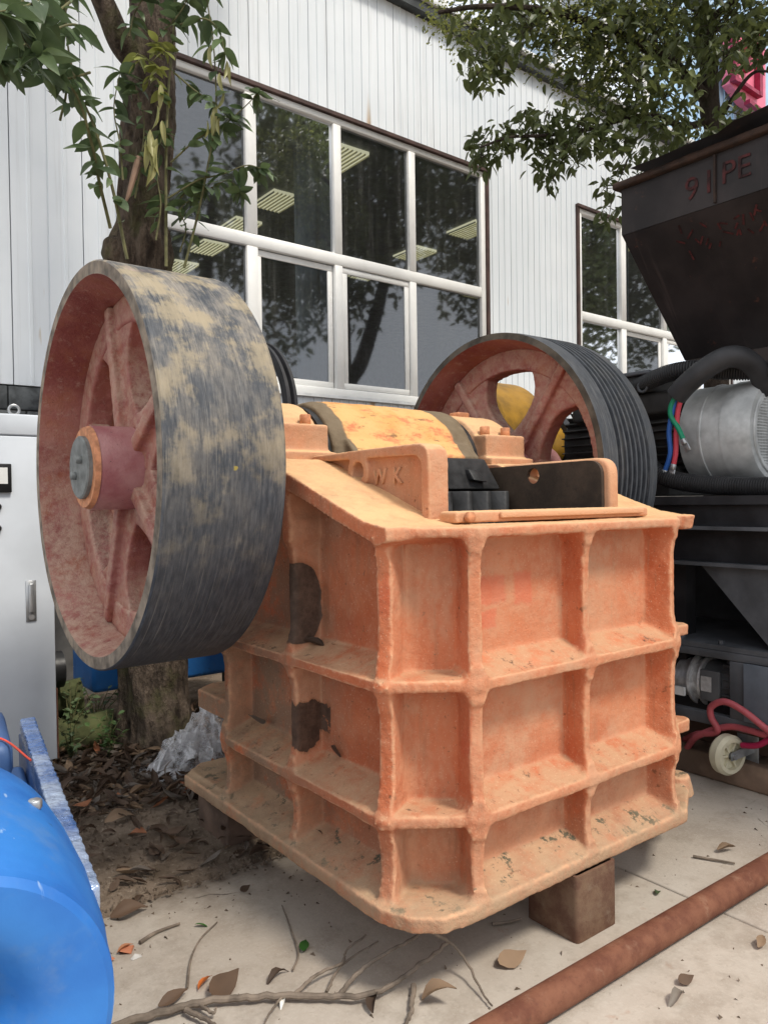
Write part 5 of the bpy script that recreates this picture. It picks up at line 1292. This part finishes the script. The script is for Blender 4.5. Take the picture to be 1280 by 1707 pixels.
for i in range(5000):
    x = r3.uniform(-1.1, 1.4); y = 1.0+1.6*r3.random()**1.4; s_ = r3.choice((.004, .006, .009, .013)); z = bedz(x, y)
    q = [Vector((x+r3.uniform(-1, 1)*s_*1.4, y+r3.uniform(-1, 1)*s_*1.4, z-.002)) for _ in range(3)] + [Vector((x, y, z+s_*1.2))]
    b.add(q, [(0, 1, 2), (0, 1, 3), (1, 2, 3), (2, 0, 3)])
o = b.obj('soil_crumbs', SOIL); tag(o, 'loose crumbs of soil over the planting bed', 'soil', None, 'stuff')
for k, n_ in enumerate(('umber', 'tan', 'russet', 'grey')):
    o = lb[k].obj('leaf_litter', BROWN[k]); tag(o, kind='stuff'); o['label'] = '%s dead leaves littering the planting bed' % n_; o['category'] = 'leaf litter'
# crumbs of soil and grit on the concrete
b = B()
for i in range(520):
    x = r3.uniform(-1.0, 2.6); y = r3.uniform(-.95, 1.1)
    if r3.random() < .4: y = 1.12 - abs(r3.gauss(0, .22)); x = r3.uniform(-.8, .7)
    s_ = r3.choice((.002, .003, .004, .006)); q = [Vector((x+r3.uniform(-1, 1)*s_*2, y+r3.uniform(-1, 1)*s_*2, .0005)) for _ in range(3)] + [Vector((x, y, s_*1.6))]
    b.add(q, [(0, 1, 2), (0, 1, 3), (1, 2, 3), (2, 0, 3)])
o = b.obj('grit', SOIL); tag(o, 'dark crumbs of soil and grit scattered on the concrete', 'grit', None, 'stuff')
# single leaves lying on the concrete
LEAFC = []
for i in range(6):
    b = B(); crumpled(b, Vector((0, 0, .03)), Vector((1, 0, 0)), 1, (.5, .4, .6, .35, .45, .55)[i], random.Random(40+i)); me = b.mesh()
    for p in me.polygons: p.use_smooth = True
    LEAFC.append(me)
GL = leaf_mat('fallen_green_leaf', (.03, .10, .02), (.05, .14, .03), .2); ORG = leaf_mat('orange_leaf', (.55, .14, .03), (.62, .22, .05), .2)
def ground_leaf(px, py, L, ang, mat, label, kind=1, h=.008, rise=.05):
    p = onZ(px, py, h); ground_leaf.n += 1; o = bpy.data.objects.new('fallen_leaf', (LEAFM[kind] if mat in (GL, LEAF) else LEAFC[ground_leaf.n % 6]).copy()); o.data.materials.clear(); o.data.materials.append(mat); COL.objects.link(o)
    d = Vector((cos(ang), sin(ang), rise)); L2 = L
    o.matrix_world = leaf_matrix(p+Vector((0, 0, L*.06)), d, rnd.uniform(-.3, .3)) @ Matrix.Diagonal((L2, L2, L2, 1)); ROOTLOC[o.name] = p
    tag(o, label, 'leaf')
ground_leaf.n = 0
ground_leaf(505, 1588, .07, .9, GL, 'fresh green heart-shaped leaf on the concrete below the crusher', 2)
ground_leaf(830, 1612, .11, -.2, BROWN[1], 'curled tan leaf left of the rusty pipe', 1)
ground_leaf(445, 1640, .09, .3, BROWN[0], 'dark brown leaf just above the dead branch', 2)
ground_leaf(330, 1652, .07, .5, ORG, 'bright orange leaf scrap near the dead branch', 3)
ground_leaf(185, 1532, .13, -.1, BROWN[0], 'long dark curled leaf near the blue motor', 3)
ground_leaf(222, 1512, .07, .7, BROWN[0], 'small olive-brown leaf above the long curled one', 2)
ground_leaf(240, 1472, .05, 1.2, BROWN[3], 'small grey leaf at the edge of the litter', 1)
ground_leaf(400, 1488, .05, .2, BROWN[0], 'round brown leaf alone in the middle of the concrete', 2)
ground_leaf(325, 1543, .05, -.5, GL, 'small torn green leaf beside the hooked twig', 1)
ground_leaf(195, 1590, .06, .2, BROWN[2], 'terracotta leaf next to the blue motor', 2)
ground_leaf(700, 1668, .12, -.9, BROWN[1], 'large tan leaf standing among twigs at the bottom edge', 2, rise=.5)
ground_leaf(1195, 1420, .09, -.4, BROWN[1], 'pale tan leaf behind the pipe at right', 2)
ground_leaf(1265, 1582, .08, .3, BROWN[1], 'yellowish leaf at the right edge in front of the pipe', 2)
ground_leaf(1130, 1640, .06, -.3, BROWN[0], 'small dark leaf in front of the pipe', 1)
ground_leaf(1118, 1678, .10, .2, BROWN[3], 'crumpled greyish leaf at the lower right', 1)
ground_leaf(1095, 1492, .06, .5, LEAF, 'green leaf tucked under the pipe', 1)
ground_leaf(175, 1372, .13, -.1, BROWN[1], 'long pale leaf on the litter left of the crusher', 2, .06)
ground_leaf(215, 1328, .12, .2, BROWN[1], 'broad tan leaf on the litter below the plastic bag', 2, .06)
ground_leaf(265, 1682, .10, .2, BROWN[0], 'brown leaf under the left end of the dead branch', 2)
ground_leaf(350, 1668, .13, .4, BROWN[0], 'dark leaf pinned under the dead branch', 2)
ground_leaf(470, 1680, .07, 1.0, plain('white_scrap', (.62, .60, .56), .7), 'whitish scrap by the dead branch', 2)
ground_leaf(620, 1692, .10, .8, BROWN[0], 'crumpled brown leaf at the bottom edge', 1)
def ledge_leaf(px, py, X, L, ang, mat, label):
    p = onX(px, py, X); o = bpy.data.objects.new('fallen_leaf', LEAFC[int(px) % 6].copy()); o.data.materials.clear(); o.data.materials.append(mat); COL.objects.link(o)
    o.matrix_world = leaf_matrix(p, Vector((cos(ang), sin(ang), .1)), .3) @ Matrix.Diagonal((L, L, L, 1)); tag(o, label, 'leaf')
ledge_leaf(540, 1078, .10, .10, 2.0, BROWN[0], 'dead leaf on the upper side ledge of the crusher')
ledge_leaf(560, 1262, .10, .09, 1.0, BROWN[3], 'dead leaf on the middle side ledge of the crusher')
ledge_leaf(440, 1206, .09, .10, 1.8, BROWN[3], 'dead leaf on the rear part of the middle side ledge')
ledge_leaf(545, 1404, .10, .09, 1.4, BROWN[0], 'dead leaf on the bottom side ledge of the crusher')
# dead branch with side twigs
db = thing('dead_branch', 'dead leafless branch lying on the concrete at the bottom edge', 'branch', tuple(onZ(450, 1665, 0)))
def gt(pts, r, name='twig'):
    pp = spline([onZ(x, y, z) for x, y, z in pts], 8); pp = [p+Vector((rnd.uniform(-1, 1), rnd.uniform(-1, 1), rnd.uniform(0, 1)))*r*.35 for p in pp]
    B().tube(pp, [r*(1-.55*i/len(pp)) for i in range(len(pp))], 8).obj(name, TWIG, db, True)
gt([(170, 1722, .02), (260, 1692, .02), (340, 1672, .02), (420, 1664, .02), (520, 1662, .02), (600, 1662, .025), (650, 1645, .03), (700, 1610, .05), (745, 1575, .07)], .0125, 'stem')
gt([(565, 1662, .022), (590, 1630, .04), (630, 1598, .08), (680, 1570, .14), (712, 1550, .2)], .008)
gt([(490, 1660, .02), (530, 1625, .03), (570, 1606, .03), (578, 1585, .03), (610, 1560, .05)], .006)
gt([(545, 1655, .02), (570, 1610, .02), (630, 1570, .04)], .005)
gt([(712, 1552, .2), (750, 1572, .12), (775, 1600, .06), (800, 1650, .02), (820, 1678, .01)], .006)
gt([(330, 1674, .02), (355, 1690, .02), (360, 1680, .03)], .006)
gt([(310, 1685, .02), (350, 1705, .02), (370, 1722, .02)], .008)
gt([(470, 1662, .02), (450, 1690, .02), (440, 1710, .015)], .004)
gt([(690, 1645, .01), (685, 1690, .015), (670, 1720, .02)], .009)
def stick(pts, r, label):
    pp = spline([onZ(x, y, .008) for x, y in pts], 8); o = B().tube(pp, [r*(1-.4*i/len(pp)) for i in range(len(pp))], 7).obj('twig', TWIG, None, True); tag(o, label, 'twig')
stick([(312, 1648), (318, 1600), (335, 1565), (362, 1538)], .004, 'hooked thin twig standing out on the concrete left of the crusher')
stick([(233, 1572), (260, 1555), (300, 1540)], .007, 'short thick brown stick near the blue motor')
stick([(488, 1618), (497, 1590), (485, 1550), (470, 1510)], .0035, 'wavy thin twig in the shade under the crusher')
stick([(1155, 1428), (1225, 1440)], .006, 'straight pale twig behind the pipe at right')
stick([(820, 1541), (850, 1537), (868, 1532)], .006, 'short pale twig poking out beside the square tube')
CHIPB = plain('brick_chip', (.45, .17, .09), .85); CHIPW = plain('mortar_crumb', (.55, .53, .5), .85)
# chips of paint and brick on the concrete
for px, py, s_, mt_, lab in ((212, 1588, .03, 'b', 'chip of orange brick near the blue motor'), (228, 1598, .022, 'w', 'whitish crumb of mortar beside the brick chip'), (183, 1603, .02, 'b', 'smaller orange brick chip next to the blue motor')):
    p = onZ(px, py, 0); b = B(); v = [p+Vector((rnd.uniform(-1, 1)*s_, rnd.uniform(-1, 1)*s_*.7, rnd.choice((0.001, s_*.5)))) for _ in range(9)]
    bmx = bmesh.new(); [bmx.verts.new(q) for q in v]; bmesh.ops.convex_hull(bmx, input=bmx.verts); me = bpy.data.meshes.new('chip'); bmx.to_mesh(me); bmx.free()
    o = link('rubble_chip', me, CHIPB if mt_ == 'b' else CHIPW); tag(o, lab, 'chip')
# plastic bag
def bag_mat():
    k = N('clear_plastic'); k.done((.80, .80, .82), .14, 0, k.bump(k.noise(55, 3), .3, .006), .9)
    tr = k.n('ShaderNodeBsdfTransparent'); m_ = k.n('ShaderNodeMixShader'); k.lk(k.math('ADD', k.math('MULTIPLY', k.step(k.noise(11, 5, .7), .35, .65), .42), .42), m_.inputs[0])
    k.lk(k.b.outputs[0], m_.inputs[1]); k.lk(tr.outputs[0], m_.inputs[2]); k.lk(m_.outputs[0], k.t.nodes['Material Output'].inputs[0]); return k.m
b = B(); nb_ = 34
for (ox, oy, oz, lx, ly, hh, sd_) in ((.0, .0, .0, .46, .34, .20, 3.1), (.12, .06, .05, .34, .30, .26, 8.7)):
    i0 = len(b.v)
    for j in range(nb_+1):
        for i in range(nb_+1):
            u, w_ = i/nb_-.5, j/nb_-.5; q = Vector((u*3.2+sd_, w_*3.2, sd_))
            dome = max(0, 1-(u*u+w_*w_)*4.2)
            rd = 1-abs(mnoise.noise(q*1.5))*2.2; rd2 = 1-abs(mnoise.noise(q*3.1+Vector((4, 1, 0))))*2
            z = hh*dome*(.55+.30*rd+.20*rd2) + .02*rd2
            b.v.append((.30+ox+u*lx+.06*mnoise.noise(q*2)+.16*dome*hh, 2.20+oy+w_*ly+.06*mnoise.noise(q*2+Vector((9, 0, 0))), max(.045, .05+oz*dome+z)))
    b.f += [(i0+j*(nb_+1)+i, i0+j*(nb_+1)+i+1, i0+(j+1)*(nb_+1)+i+1, i0+(j+1)*(nb_+1)+i) for j in range(nb_) for i in range(nb_)]
me = b.mesh()
o = link('plastic_bag', me, bag_mat(), None, False); tag(o, 'crumpled clear plastic bag beside the rear foot of the crusher', 'plastic bag')
